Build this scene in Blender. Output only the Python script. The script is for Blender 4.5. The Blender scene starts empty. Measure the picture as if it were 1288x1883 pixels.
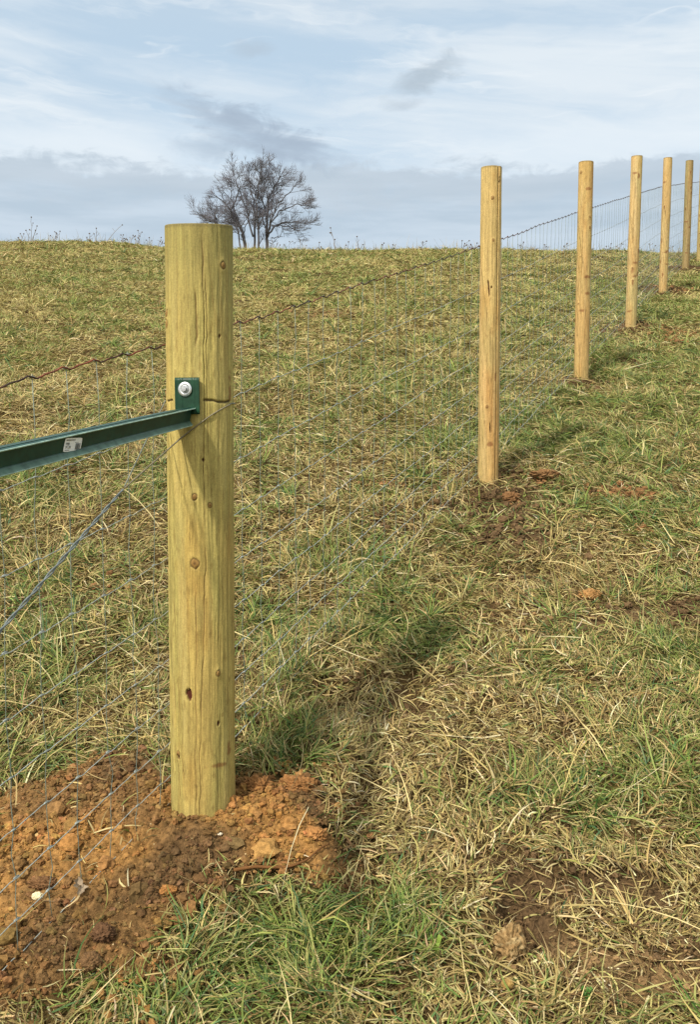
import bpy, math
import numpy as np
from mathutils import Vector, Matrix

# ------------------------------------------------------------------ camera, sky, sun, exposure
sc = bpy.context.scene
C = sc.collection
EYE = 1.45                       # camera height above the ground at its foot
PITCH = math.radians(5.74)
F_PX, W_PX, H_PX = 1700.0, 1288.0, 1883.0
CP, SP = math.cos(PITCH), math.sin(PITCH)

cam = bpy.data.cameras.new("camera")
cam.sensor_fit = 'VERTICAL'
cam.sensor_height = 36.0
cam.lens = 36.0 * F_PX / H_PX
cam.clip_start = 0.02
cam.clip_end = 5000.0
cam_ob = bpy.data.objects.new("camera", cam)
cam_ob.location = (0, 0, EYE)
cam_ob.rotation_euler = (math.radians(90) - PITCH, 0, 0)
C.objects.link(cam_ob)
sc.camera = cam_ob

SUN_EL = math.radians(47)
_h = math.cos(SUN_EL)
_r = 0.78
_ly = _h / math.sqrt(1 + _r * _r)
SUN_DIR = Vector((_r * _ly, _ly, -math.sin(SUN_EL)))         # direction the light travels
sun = bpy.data.lights.new("sun", 'SUN')
sun.energy = 3.7
sun.angle = math.radians(2.2)
sun.color = (1.0, 0.93, 0.82)
sun_ob = bpy.data.objects.new("sun", sun)
sun_ob.rotation_euler = SUN_DIR.to_track_quat('-Z', 'Y').to_euler()
sun_ob.location = (-4, -5, 8)
C.objects.link(sun_ob)

sc.view_settings.view_transform = 'Standard'
sc.view_settings.look = 'None'
EXPO = 0.30
sc.view_settings.exposure = EXPO
sc.view_settings.gamma = 1.0
sc.view_settings.use_curve_mapping = False
sc.render.engine = 'CYCLES'
sc.cycles.max_bounces = 5
sc.cycles.diffuse_bounces = 3
sc.cycles.glossy_bounces = 2
sc.cycles.transmission_bounces = 2
sc.cycles.transparent_max_bounces = 4


def pixel_ray(px, py):
    """unit direction of the photo pixel (1288 x 1883)"""
    u = (px - W_PX / 2) / F_PX
    v = (H_PX / 2 - py) / F_PX
    d = np.array([u, CP + v * SP, -SP + v * CP])
    return d / np.linalg.norm(d)


def az_el(px, py):
    d = pixel_ray(px, py)
    return math.atan2(d[0], d[1]), math.asin(d[2])


# ---- world: Nishita sky with procedural cloud layers laid out by azimuth and elevation
SKY = 0.1
world = bpy.data.worlds.new("World")
sc.world = world
world.use_nodes = True
wn, wl = world.node_tree.nodes, world.node_tree.links
wn.clear()


class NT:
    """small helper for building math chains"""
    def __init__(s, nodes, links):
        s.n, s.l = nodes, links

    def val(s, sock, v):
        if hasattr(v, 'is_output'):
            s.l.new(v, sock)
        else:
            sock.default_value = v

    def m(s, op, a, b=None, c=None, clamp=False):
        n = s.n.new('ShaderNodeMath')
        n.operation = op
        n.use_clamp = clamp
        s.val(n.inputs[0], a)
        if b is not None:
            s.val(n.inputs[1], b)
        if c is not None:
            s.val(n.inputs[2], c)
        return n.outputs[0]

    def xyz(s, x, y, z):
        n = s.n.new('ShaderNodeCombineXYZ')
        for k, v in enumerate((x, y, z)):
            s.val(n.inputs[k], v)
        return n.outputs[0]

    def noise(s, vec, scale=1.0, detail=5.0, rough=0.55, dist=0.0):
        n = s.n.new('ShaderNodeTexNoise')
        s.l.new(vec, n.inputs['Vector'])
        n.inputs['Scale'].default_value = scale
        n.inputs['Detail'].default_value = detail
        n.inputs['Roughness'].default_value = rough
        n.inputs['Distortion'].default_value = dist
        return n.outputs['Fac']

    def step(s, v, lo, hi, a=0.0, b=1.0):
        n = s.n.new('ShaderNodeMapRange')
        n.interpolation_type = 'SMOOTHSTEP'
        s.val(n.inputs['Value'], v)
        s.val(n.inputs['From Min'], lo)
        s.val(n.inputs['From Max'], hi)
        s.val(n.inputs['To Min'], a)
        s.val(n.inputs['To Max'], b)
        return n.outputs['Result']

    def mix(s, fac, a, b):
        n = s.n.new('ShaderNodeMix')
        n.data_type = 'RGBA'
        s.val(n.inputs['Factor'], fac)
        s.val(n.inputs[6], a)
        s.val(n.inputs[7], b)
        return n.outputs[2]


w = NT(wn, wl)
tc = wn.new('ShaderNodeTexCoord')
sep = wn.new('ShaderNodeSeparateXYZ')
wl.new(tc.outputs['Generated'], sep.inputs[0])
AZ = w.m('ARCTAN2', sep.outputs[0], sep.outputs[1])
EL = w.m('ARCSINE', sep.outputs[2])

sky = wn.new('ShaderNodeTexSky')
sky.sky_type = 'NISHITA'
sky.sun_disc = False
sky.sun_elevation = SUN_EL
sky.sun_rotation = math.atan2(-SUN_DIR.x, -SUN_DIR.y)
sky.air_density = 1.0
sky.dust_density = 1.6
sky.ozone_density = 1.2


def cc(r, g, b):
    """cloud radiance: display colour in linear light, divided by the sky strength"""
    def lin(c):
        c /= 255.0
        return c / 12.92 if c <= 0.04045 else ((c + 0.055) / 1.055) ** 2.4
    k_ = SKY * 2 ** EXPO
    return (lin(r) / k_, lin(g) / k_, lin(b) / k_, 1.0)


# domain warp
p0 = w.xyz(w.m('MULTIPLY', AZ, 5.0), w.m('MULTIPLY', EL, 16.0), 0.0)
warp = w.noise(p0, 1.0, 4.0, 0.55)
warp2 = w.noise(w.xyz(w.m('MULTIPLY', AZ, 9.0), w.m('MULTIPLY', EL, 30.0), 3.3), 1.0, 5.0, 0.6)
p_c = w.xyz(w.m('ADD', w.m('MULTIPLY', AZ, 4.0), w.m('MULTIPLY', warp, 1.2)),
            w.m('ADD', w.m('MULTIPLY', EL, 26.0), w.m('MULTIPLY', AZ, 3.0)), 7.7)
cirrus = w.noise(p_c, 0.8, 6.0, 0.56, 0.4)
p_s = w.xyz(w.m('ADD', w.m('MULTIPLY', AZ, 7.0), 2.0),
            w.m('ADD', w.m('MULTIPLY', EL, 60.0), w.m('MULTIPLY', warp, 5.0)), 1.7)
streak = w.noise(p_s, 1.0, 6.0, 0.6, 0.3)
veil = w.noise(w.xyz(w.m('MULTIPLY', AZ, 2.2), w.m('MULTIPLY', EL, 7.0), 4.0), 1.0, 3.0, 0.5)

blue = w.mix(0.65, sky.outputs[0], cc(190, 221, 245))
col = w.mix(0.32, blue, cc(226, 238, 246))                      # a thin even veil
# cirrus: whiter towards the right and the top
bias = w.m('ADD', w.m('MULTIPLY', AZ, 0.16), w.m('MULTIPLY', w.m('SUBTRACT', EL, 0.3), 0.22))
cf = w.step(w.m('ADD', w.m('ADD', cirrus, bias), w.m('MULTIPLY', w.m('SUBTRACT', veil, 0.5), 0.5)), 0.34, 0.70, 0.0, 0.9)
col = w.mix(cf, col, cc(231, 240, 247))
col = w.mix(w.step(streak, 0.52, 0.74, 0.0, 0.5), col, cc(242, 248, 252))
# grey-violet upper veil
gf = w.step(w.m('ADD', EL, w.m('MULTIPLY', warp, 0.10)), 0.40, 0.55, 0.0, 0.65)
col = w.mix(gf, col, cc(206, 218, 229))


puffy = w.noise(w.xyz(w.m('MULTIPLY', AZ, 26.0), w.m('MULTIPLY', EL, 44.0), 2.5), 1.0, 6.0, 0.62, 0.8)


def blob(px, py, rx, ry, soft_lo, soft_hi, amount, color, base, tilt=0.0):
    """one small cloud: an ellipse in azimuth/elevation broken up by noise"""
    a0, e0 = az_el(px, py)
    ra, re = rx / F_PX, ry / F_PX
    da = w.m('ADD', w.m('SUBTRACT', AZ, a0), w.m('MULTIPLY', w.m('SUBTRACT', cirrus, 0.5), ra * 2.5))
    de = w.m('ADD', w.m('ADD', w.m('SUBTRACT', EL, e0), w.m('MULTIPLY', w.m('SUBTRACT', puffy, 0.5), re * 2.2)), w.m('MULTIPLY', da, tilt))
    q = w.m('ADD', w.m('POWER', w.m('DIVIDE', da, ra), 2.0), w.m('POWER', w.m('DIVIDE', de, re), 2.0))
    n = w.m('ADD', w.m('MULTIPLY', warp2, 2.4), w.m('MULTIPLY', warp, 0.8))
    f = w.step(w.m('SUBTRACT', n, q), soft_lo - 0.5, soft_hi + 0.5, 0.0, amount)
    return w.mix(f, base, color)


# brighter lit band above the horizon bank
_, e_b = az_el(644, 285)
bd = w.m('DIVIDE', w.m('ADD', w.m('SUBTRACT', EL, e_b), w.m('MULTIPLY', w.m('SUBTRACT', warp2, 0.5), 0.03)), 0.024)
bright = w.m('POWER', 2.718, w.m('MULTIPLY', w.m('MULTIPLY', bd, bd), -1.0))
side = w.step(w.m('ABSOLUTE', w.m('ADD', AZ, 0.03)), 0.07, 0.20, 0.25, 1.0)
col = w.mix(w.m('MULTIPLY', w.m('MULTIPLY', bright, side), 0.75), col, cc(232, 242, 250))
# horizon bank of grey stratocumulus
_, e_t = az_el(644, 312)
edge = w.m('ADD', w.m('SUBTRACT', EL, e_t), w.m('MULTIPLY', w.m('SUBTRACT', warp2, 0.5), 0.06))
puff = w.noise(w.xyz(w.m('MULTIPLY', AZ, 38.0), w.m('MULTIPLY', EL, 60.0), 5.5), 1.0, 5.0, 0.6, 0.6)
edge = w.m('ADD', edge, w.m('MULTIPLY', w.m('SUBTRACT', puff, 0.5), 0.035))
bank = w.step(edge, 0.007, -0.008, 0.0, 0.93)
bk_col = w.mix(w.step(w.noise(w.xyz(w.m('MULTIPLY', AZ, 6.0), w.m('MULTIPLY', EL, 40.0), 9.0), 1.0, 6.0, 0.55), 0.36, 0.66),
               cc(186, 204, 220), cc(204, 219, 233))
bk_col = w.mix(w.step(edge, -0.045, -0.015, 0.0, 0.55), bk_col, cc(194, 206, 217))
col = w.mix(bank, col, bk_col)
# the few darker loose clouds
col = blob(470, 245, 150, 44, 0.7, 1.6, 1.0, cc(170, 186, 204), col, tilt=0.30)
col = blob(370, 270, 70, 22, 0.8, 1.7, 0.8, cc(176, 193, 210), col)
col = blob(520, 270, 75, 34, 0.8, 1.6, 0.95, cc(172, 188, 206), col)
col = blob(800, 138, 85, 26, 0.8, 1.6, 0.95, cc(178, 193, 206), col, tilt=-0.35)
col = blob(755, 192, 48, 13, 0.8, 1.6, 0.9, cc(180, 194, 208), col)
col = blob(447, 86, 40, 15, 0.8, 1.7, 0.6, cc(182, 198, 213), col)
col = blob(625, 293, 50, 12, 0.8, 1.7, 0.5, cc(184, 199, 214), col)

# added unseen glow round the sun and overhead, to lift and soften shadows
vd = wn.new('ShaderNodeVectorMath')
vd.operation = 'DOT_PRODUCT'
wl.new(tc.outputs['Generated'], vd.inputs[0])
vd.inputs[1].default_value = tuple(-SUN_DIR)
glow = w.step(vd.outputs['Value'], 0.5, 1.0, 0.0, 1.0)
col = w.mix(w.m('POWER', glow, 1.5), col, (22.0, 20.8, 19.0, 1.0))
col = w.mix(w.step(EL, 0.5, 1.2, 0.0, 0.7), col, cc(252, 253, 255))

bg = wn.new('ShaderNodeBackground')
wl.new(col, bg.inputs['Color'])
bg.inputs['Strength'].default_value = SKY
wo = wn.new('ShaderNodeOutputWorld')
wl.new(bg.outputs[0], wo.inputs['Surface'])

# ------------------------------------------------------------------ helpers
rng = np.random.default_rng(11)
_tab = np.random.default_rng(5).random((256, 256))


def vn(x, y, seed=0):
    """smooth value noise in 0..1"""
    x = np.asarray(x, dtype=np.float64) + seed * 17.31
    y = np.asarray(y, dtype=np.float64) + seed * 9.77
    xi, yi = np.floor(x).astype(np.int64), np.floor(y).astype(np.int64)
    fx, fy = x - xi, y - yi
    fx, fy = fx * fx * (3 - 2 * fx), fy * fy * (3 - 2 * fy)
    a, b = _tab[xi & 255, yi & 255], _tab[(xi + 1) & 255, yi & 255]
    c, d = _tab[xi & 255, (yi + 1) & 255], _tab[(xi + 1) & 255, (yi + 1) & 255]
    return (a * (1 - fx) + b * fx) * (1 - fy) + (c * (1 - fx) + d * fx) * fy


def fbm(x, y, seed=0, octaves=4, gain=0.5):
    s, a, t = 0.0, 1.0, 0.0
    for k in range(octaves):
        c, sn = math.cos(0.6 * k), math.sin(0.6 * k)
        s = s + a * vn((x * c - y * sn) * 2 ** k, (x * sn + y * c) * 2 ** k, seed + k)
        t += a
        a *= gain
    return s / t


def sstep(v, lo, hi):
    t = np.clip((v - lo) / (hi - lo), 0, 1)
    return t * t * (3 - 2 * t)


def lin(r, g, b):
    """sRGB bytes to a linear colour"""
    out = []
    for c in (r, g, b):
        c /= 255.0
        out.append(c / 12.92 if c <= 0.04045 else ((c + 0.055) / 1.055) ** 2.4)
    return np.array(out)


def mesh_np(name, verts, quads=None, tris=None, cols=None, smooth=True):
    me = bpy.data.meshes.new(name)
    verts = np.ascontiguousarray(verts, dtype=np.float32)
    me.vertices.add(len(verts))
    me.vertices.foreach_set("co", verts.ravel())
    idx, starts, pos = [], [], 0
    for f, k in ((quads, 4), (tris, 3)):
        if f is not None and len(f):
            f = np.asarray(f, dtype=np.int32)
            idx.append(f.ravel())
            starts.append(pos + np.arange(len(f), dtype=np.int32) * k)
            pos += f.size
    idx, starts = np.concatenate(idx), np.concatenate(starts)
    me.loops.add(len(idx))
    me.loops.foreach_set("vertex_index", idx)
    me.polygons.add(len(starts))
    me.polygons.foreach_set("loop_start", starts)
    me.update(calc_edges=True)
    if cols is not None:
        at = me.attributes.new("tint", 'FLOAT_COLOR', 'POINT')
        c4 = np.ones((len(verts), 4), dtype=np.float32)
        c4[:, :3] = cols
        at.data.foreach_set("color", c4.ravel())
    if not smooth:
        me.shade_flat()
    return me


def link(name, me, mat=None, parent=None, **props):
    o = bpy.data.objects.new(name, me)
    C.objects.link(o)
    if mat is not None:
        me.materials.append(mat)
    if parent is not None:
        o.parent = parent
        o.matrix_parent_inverse = Matrix.Translation(-Vector(parent.location))
    for k, v in props.items():
        o[k] = v
    return o


def thing(name, loc, label, category, group=None):
    o = bpy.data.objects.new(name, None)
    o.empty_display_size = 0.1
    o.location = loc
    C.objects.link(o)
    o["label"], o["category"] = label, category
    if group:
        o["group"] = group
    return o


class Mesh:
    """collects tubes and pieces into one mesh"""
    def __init__(s):
        s.v, s.q, s.t, s.c, s.n = [], [], [], [], 0

    def add(s, v, q=None, t=None, c=(1, 1, 1)):
        v = np.asarray(v, dtype=np.float64)
        if q is not None and len(q):
            s.q.append(np.asarray(q) + s.n)
        if t is not None and len(t):
            s.t.append(np.asarray(t) + s.n)
        c = np.asarray(c, dtype=np.float64)
        s.c.append(np.broadcast_to(c, v.shape) if c.ndim == 1 else c)
        s.v.append(v)
        s.n += len(v)

    def tube(s, pts, rad, sides=6, c=(1, 1, 1), caps=True):
        pts = np.asarray(pts, dtype=np.float64)
        n = len(pts)
        rad = np.broadcast_to(np.asarray(rad, dtype=np.float64), (n,))
        tg = np.gradient(pts, axis=0)
        tg /= np.linalg.norm(tg, axis=1)[:, None] + 1e-12
        ref = np.where(np.abs(tg[:, 2:3]) > 0.9, np.array([[1.0, 0, 0]]), np.array([[0, 0, 1.0]]))
        if np.abs(tg[:, 2]).mean() > 0.8:
            ref = np.tile(np.array([[1.0, 0, 0]]), (n, 1))
        elif np.abs(tg[:, 2]).max() <= 0.97:
            ref = np.tile(np.array([[0, 0, 1.0]]), (n, 1))
        a = np.cross(tg, ref)
        a /= np.linalg.norm(a, axis=1)[:, None] + 1e-12
        b = np.cross(tg, a)
        th = np.arange(sides) * 2 * math.pi / sides
        ring = a[:, None, :] * np.cos(th)[None, :, None] + b[:, None, :] * np.sin(th)[None, :, None]
        v = (pts[:, None, :] + ring * rad[:, None, None]).reshape(-1, 3)
        i = np.arange(n - 1)[:, None] * sides
        j = np.arange(sides)[None, :]
        k = (j + 1) % sides
        q = np.stack([i + j, i + k, i + sides + k, i + sides + j], axis=-1).reshape(-1, 4)
        t = []
        if caps:
            for base, flip in ((0, True), ((n - 1) * sides, False)):
                for m_ in range(1, sides - 1):
                    tri = [base, base + m_, base + m_ + 1]
                    t.append(tri[::-1] if flip else tri)
        cc_ = np.asarray(c, dtype=np.float64)
        if cc_.ndim == 2:
            cc_ = np.repeat(cc_, sides, axis=0)
        s.add(v, q, t, cc_)

    def mesh(s, name, smooth=True):
        return mesh_np(name, np.concatenate(s.v), np.concatenate(s.q) if s.q else None,
                       np.concatenate(s.t) if s.t else None, np.concatenate(s.c), smooth)


def icosphere(sub=1):
    t = (1 + 5 ** 0.5) / 2
    v = [(-1, t, 0), (1, t, 0), (-1, -t, 0), (1, -t, 0), (0, -1, t), (0, 1, t), (0, -1, -t), (0, 1, -t), (t, 0, -1), (t, 0, 1), (-t, 0, -1), (-t, 0, 1)]
    f = [(0, 11, 5), (0, 5, 1), (0, 1, 7), (0, 7, 10), (0, 10, 11), (1, 5, 9), (5, 11, 4), (11, 10, 2), (10, 7, 6), (7, 1, 8),
         (3, 9, 4), (3, 4, 2), (3, 2, 6), (3, 6, 8), (3, 8, 9), (4, 9, 5), (2, 4, 11), (6, 2, 10), (8, 6, 7), (9, 8, 1)]
    v = [np.array(p, float) / np.linalg.norm(p) for p in v]
    for _ in range(sub):
        cache, nf = {}, []

        def mid(a, b):
            k = (min(a, b), max(a, b))
            if k not in cache:
                m = v[a] + v[b]
                v.append(m / np.linalg.norm(m))
                cache[k] = len(v) - 1
            return cache[k]
        for a, b, c in f:
            x, y, z = mid(a, b), mid(b, c), mid(c, a)
            nf += [(a, x, z), (b, y, x), (c, z, y), (x, y, z)]
        f = nf
    return np.array(v), np.array(f)


# ------------------------------------------------------------------ materials
def material(name, rough=0.8, spec=0.3, tint=True, color=(0.5, 0.5, 0.5), metallic=0.0, bump=None, mottle=None, translucent=0.0):
    """bump = (scale, strength, distance); mottle = (scale, low, high) multiplies the colour by procedural noise"""
    mt = bpy.data.materials.new(name)
    mt.use_nodes = True
    n, l = mt.node_tree.nodes, mt.node_tree.links
    b = n["Principled BSDF"]
    h = NT(n, l)
    b.inputs['Roughness'].default_value = rough
    b.inputs['Metallic'].default_value = metallic
    b.inputs['Specular IOR Level'].default_value = spec
    if tint:
        a = n.new('ShaderNodeAttribute')
        a.attribute_name = "tint"
        colr = a.outputs['Color']
    else:
        rg = n.new('ShaderNodeRGB')
        rg.outputs[0].default_value = (*color, 1)
        colr = rg.outputs[0]
    t = n.new('ShaderNodeTexCoord')
    if mottle:
        f = h.noise(t.outputs['Object'], mottle[0], 4.0, 0.6)
        f = h.step(f, 0.3, 0.7, mottle[1], mottle[2])
        vm = n.new('ShaderNodeVectorMath')
        vm.operation = 'SCALE'
        l.new(colr, vm.inputs[0])
        l.new(f, vm.inputs['Scale'])
        colr = vm.outputs[0]
    l.new(colr, b.inputs['Base Color'])
    if bump:
        f = h.noise(t.outputs['Object'], bump[0], 4.0, 0.65)
        bn = n.new('ShaderNodeBump')
        bn.inputs['Strength'].default_value = bump[1]
        bn.inputs['Distance'].default_value = bump[2]
        l.new(f, bn.inputs['Height'])
        l.new(bn.outputs[0], b.inputs['Normal'])
    if translucent > 0:
        tr = n.new('ShaderNodeBsdfTranslucent')
        l.new(colr, tr.inputs['Color'])
        ms = n.new('ShaderNodeMixShader')
        ms.inputs[0].default_value = translucent
        l.new(b.outputs[0], ms.inputs[1])
        l.new(tr.outputs[0], ms.inputs[2])
        l.new(ms.outputs[0], n["Material Output"].inputs['Surface'])
    return mt


M_GROUND = material("ground_thatch", 0.95, 0.1, bump=(160, 0.8, 0.01), mottle=(120, 0.6, 1.35))
M_SOIL = material("fresh_soil", 0.95, 0.1, bump=(220, 0.9, 0.006), mottle=(90, 0.62, 1.3))
M_CLOD = material("soil_clod", 0.95, 0.1, bump=(300, 0.7, 0.004), mottle=(120, 0.7, 1.25))
M_GRASS = material("grass_blades", 0.6, 0.25, translucent=0.22)
M_WOOD = material("treated_pine", 0.75, 0.25, bump=(420, 0.25, 0.002), mottle=(260, 0.86, 1.12))
M_BARK = material("bark", 0.9, 0.1, mottle=(3, 0.7, 1.2))
M_WIRE = material("galvanised_wire", 0.55, 0.4, metallic=0.15, mottle=(60, 0.75, 1.2))
M_RUST = material("weathered_wire", 0.7, 0.3, metallic=0.1, mottle=(25, 0.6, 1.25))
M_GREEN = material("green_enamel", 0.42, 0.22, mottle=(38, 0.72, 1.22), bump=(90, 0.06, 0.002))
M_ZINC = material("zinc_steel", 0.38, 0.5, metallic=0.75, mottle=(250, 0.8, 1.1))
M_PAPER = material("sticker_paper", 0.6, 0.3, bump=(150, 0.05, 0.001))
M_STONE = material("stone", 0.85, 0.2, mottle=(120, 0.8, 1.15), bump=(200, 0.5, 0.003))
M_DRY = material("dry_plant", 0.8, 0.15, translucent=0.1)

# ------------------------------------------------------------------ posts solved from the photograph, terrain through their feet
POST_H = 1.486


def solve_post(px_b, py_b, py_t):
    vb, vt = (H_PX / 2 - py_b), (H_PX / 2 - py_t)
    A = np.array([[vb * CP - F_PX * SP, -(vb * SP + F_PX * CP)],
                  [vt * CP - F_PX * SP, -(vt * SP + F_PX * CP)]])
    bb = np.array([0.0, POST_H * (vt * SP + F_PX * CP)])
    Y, Z = np.linalg.solve(A, bb)
    depth = Y * CP - Z * SP
    X = (px_b - W_PX / 2) / F_PX * depth
    return np.array([X, Y, Z + EYE]), depth


# base x, base y, top y, top x, width in the photo
PHOTO_POSTS = [(374, 1490, 415, 366, 116), (898.5, 876, 308, 904.5, 37), (1069.5, 693, 298, 1079, 26), (1161, 596, 287.5, 1172.5, 20),
               (1220.5, 528, 290.5, 1229.5, 15.5), (1262, 490, 295.5, 1269.5, 13.5), (1288.5, 470, 299.5, 1295.5, 12)]
POSTS = []
for pb in PHOTO_POSTS:
    p, dep = solve_post(pb[0], pb[1], pb[2])
    POSTS.append((p, dep, pb))

_ys = [-300, -20, 0.0, 1.0, 1.6, 2.0]
_zs = [-6, -1.2, 0.0, 0.12, 0.24, 0.32]
for k, (p, dep, pb) in enumerate(POSTS[:6]):
    _ys.append(p[1])
    _zs.append(p[2] - (0.05 if k == 0 else 0.0))
_e = POSTS[5][0]
for y_, z_ in ((2.6, 0.62), (4.5, 1.03), (6.2, 1.33), (8.0, 1.6), (12, 2.2), (18, 3.0), (30, 4.5), (50, 6.6), (90, 8), (200, 4), (700, -12), (3000, -60)):
    _ys.append(_e[1] + y_)
    _zs.append(_e[2] + z_)
_gy = np.concatenate([np.linspace(-300, -10, 60), np.arange(-9.9, 60, 0.1), np.geomspace(60, 3000, 120)])
_gz = np.interp(_gy, _ys, _zs)
_m = (_gy > -9) & (_gy < 59)
_k = np.exp(-0.5 * (np.arange(-14, 15) / 5.0) ** 2)
_k /= _k.sum()
_gz[_m] = np.convolve(_gz, _k, mode='same')[_m]


def H0(x, y):
    """the slope without its small bumps"""
    x, y = np.asarray(x, float), np.asarray(y, float)
    base = np.interp(y, _gy, _gz)
    far = sstep(y, 3, 14)
    cross = -0.016 * np.clip(x, -8, 14) * far
    near = 1 - sstep(np.abs(y), 40, 90)
    und = (fbm(x * 0.35, y * 0.35, 3, 3) - 0.5) * 0.22 * far * near * sstep(np.abs(y - 6), 2, 8)
    return base + cross * near + und


def H1(x, y):
    """with tussocks and hollows"""
    near = 1 - sstep(np.abs(y), 25, 50)
    b = (fbm(x * 1.7, y * 1.7, 21, 3) - 0.5) * 0.07 + (fbm(x * 7, y * 7, 31, 3) - 0.5) * 0.035
    z = H0(x, y) + b * near
    for (cx, cy, rx, ry, dep, rot) in HOLLOWS:
        dx, dy = x - cx, y - cy
        c, s = math.cos(rot), math.sin(rot)
        q = ((dx * c + dy * s) / rx) ** 2 + ((-dx * s + dy * c) / ry) ** 2
        z = z - dep * np.exp(-q * q)
    return z


HOLLOWS = []


def ground_at(px, py):
    d = pixel_ray(px, py)
    t = np.geomspace(0.8, 60, 6000)
    P = d[None, :] * t[:, None] + np.array([0, 0, EYE])
    below = P[:, 2] < H0(P[:, 0], P[:, 1])
    if not below.any():
        return P[-1]
    i = int(np.argmax(below))
    return P[i]


def gxy(px, py):
    p = ground_at(px, py)
    return p[0], p[1]


_hx, _hy = gxy(965, 1690)
HOLLOWS.append((_hx, _hy, 0.035, 0.085, 0.12, 0.35))
_hx, _hy = gxy(1000, 1640)
HOLLOWS.append((_hx, _hy, 0.10, 0.05, 0.045, 0.1))
_hx, _hy = gxy(690, 1290)
HOLLOWS.append((_hx, _hy, 0.20, 0.14, 0.05, 0.2))

# patches given where the photo shows them: px, py, radius x, radius y (m), strength, kind
PATCHES = [
    (905, 915, .34, .34, .72, 'brown'), (930, 985, .26, .25, .75, 'brown'), (1003, 884, .06, .07, 1.0, 'orange'), (940, 922, .045, .05, 1.0, 'orange'),
    (1140, 905, .16, .10, .7, 'orange'), (1192, 975, .045, .04, .9, 'orange'), (712, 890, .10, .08, .6, 'orange'), (1180, 910, .07, .06, .8, 'orange'),
    (1180, 1140, .26, .13, .95, 'brown'), (1275, 1125, .2, .1, 1.0, 'brown'), (1085, 1093, .06, .05, .8, 'tan'),
    (690, 1295, .24, .16, .62, 'brown'), (960, 1065, .18, .12, .4, 'brown'), (975, 1140, .26, .18, .25, 'tan'),
    (1215, 1795, .22, .11, 1.0, 'tan'), (1010, 1745, .13, .06, .85, 'tan'), (1130, 1625, .16, .07, .8, 'brown'), (985, 1625, .11, .06, .85, 'brown'),
    (960, 1590, .12, .05, .5, 'brown'), (968, 1690, .06, .10, 1.0, 'brown'), (1255, 1740, .10, .06, .8, 'brown'),
    (1062, 703, .16, .12, .6, 'brown'), (1158, 602, .2, .2, .6, 'brown'), (1120, 612, .2, .16, .45, 'brown'), (1245, 612, .22, .3, .5, 'orange'),
    (1240, 625, .1, .12, .6, 'orange'), (1215, 535, .35, .35, .8, 'brown'), (1235, 532, .2, .2, .8, 'orange'), (1262, 494, .5, .5, .85, 'brown'),
    (1288, 475, .5, .5, .8, 'brown'), (1155, 665, .14, .12, .5, 'brown'), (635, 1500, .06, .04, .6, 'orange'), (650, 1610, .06, .05, .7, 'orange'),
    (1030, 1500, .10, .05, .3, 'brown'), (150, 1110, .12, .1, .4, 'brown'), (180, 1090, .1, .08, .4, 'orange'), (600, 575, .35, .25, .3, 'tan'),
    (130, 870, .1, .1, .3, 'brown'), (700, 960, .12, .1, .35, 'brown'), (480, 1330, .1, .06, .3, 'brown'),
]
SOIL_COL = {'brown': lin(98, 78, 54), 'orange': lin(132, 98, 64), 'tan': lin(132, 106, 72)}
_P = []
for (px, py, rx, ry, st, kd) in PATCHES:
    cx, cy = gxy(px, py)
    _P.append((cx, cy, rx, ry, st, kd))
GREEN = []
for (px, py, rx, ry, st) in [(560, 1740, .28, .14, .7), (700, 1720, .18, .10, .6), (520, 1660, .18, .06, .35), (330, 1850, .3, .06, .4), (1050, 1470, .24, .12, .55), (1230, 1230, .25, .18, .6),
                             (540, 1390, .14, .10, .5), (760, 1190, .16, .12, .4), (1020, 820, .55, .45, .4), (1060, 740, .6, .5, .25), (1150, 1400, .3, .12, .22),
                             (60, 1400, .2, .1, .4), (190, 1220, .2, .15, .2), (470, 1130, .14, .12, .38), (1250, 680, 1.0, .8, .35), (1200, 560, 1.2, 1.5, .3), (800, 1080, .3, .25, .22),
                             (1100, 930, .5, .35, .22), (620, 1520, .15, .08, .3), (1180, 1560, .25, .1, .2), (680, 1850, .3, .1, .22)]:
    cx, cy = gxy(px, py)
    GREEN.append((cx, cy, rx, ry, st))
for (px, py, rx, ry, st) in [(950, 1140, .34, .24, -.5), (700, 1300, .28, .2, -.38), (1000, 1790, .5, .12, -.42), (1180, 1650, .3, .1, -.3), (1000, 1560, .5, .14, -.25), (640, 620, .9, .7, -.2),
                             (200, 700, 1.6, 1.6, -.1), (450, 560, 2, 2, -.08), (1100, 1300, .4, .2, -.2), (900, 1350, .5, .2, -.12), (230, 960, .4, .35, -.22), (560, 820, .45, .4, -.15)]:
    cx, cy = gxy(px, py)
    GREEN.append((cx, cy, rx, ry, st))


def soil_field(x, y):
    """0..1 bare soil and its colour"""
    n = (fbm(x * 9, y * 9, 41, 4) - 0.5) * 1.5
    m = np.zeros_like(x)
    col = np.zeros(x.shape + (3,))
    col[...] = SOIL_COL['brown']
    for (cx, cy, rx, ry, st, kd) in _P:
        q = np.sqrt(((x - cx) / rx) ** 2 + ((y - cy) / ry) ** 2)
        f = sstep(1.15 - q + n, 0.0, 0.75) * st
        col = col * (1 - f[..., None]) + SOIL_COL[kd] * f[..., None]
        m = np.maximum(m, f)
    return m, col


def green_field(x, y):
    g = 0.34 + (fbm(x * 0.8, y * 0.8, 51, 3) - 0.5) * 0.55 + (fbm(x * 4.0, y * 4.0, 57, 3) - 0.5) * 1.15
    for (cx, cy, rx, ry, st) in GREEN:
        q = ((x - cx) / rx) ** 2 + ((y - cy) / ry) ** 2
        g = g + st * np.exp(-q)
    return g


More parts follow.
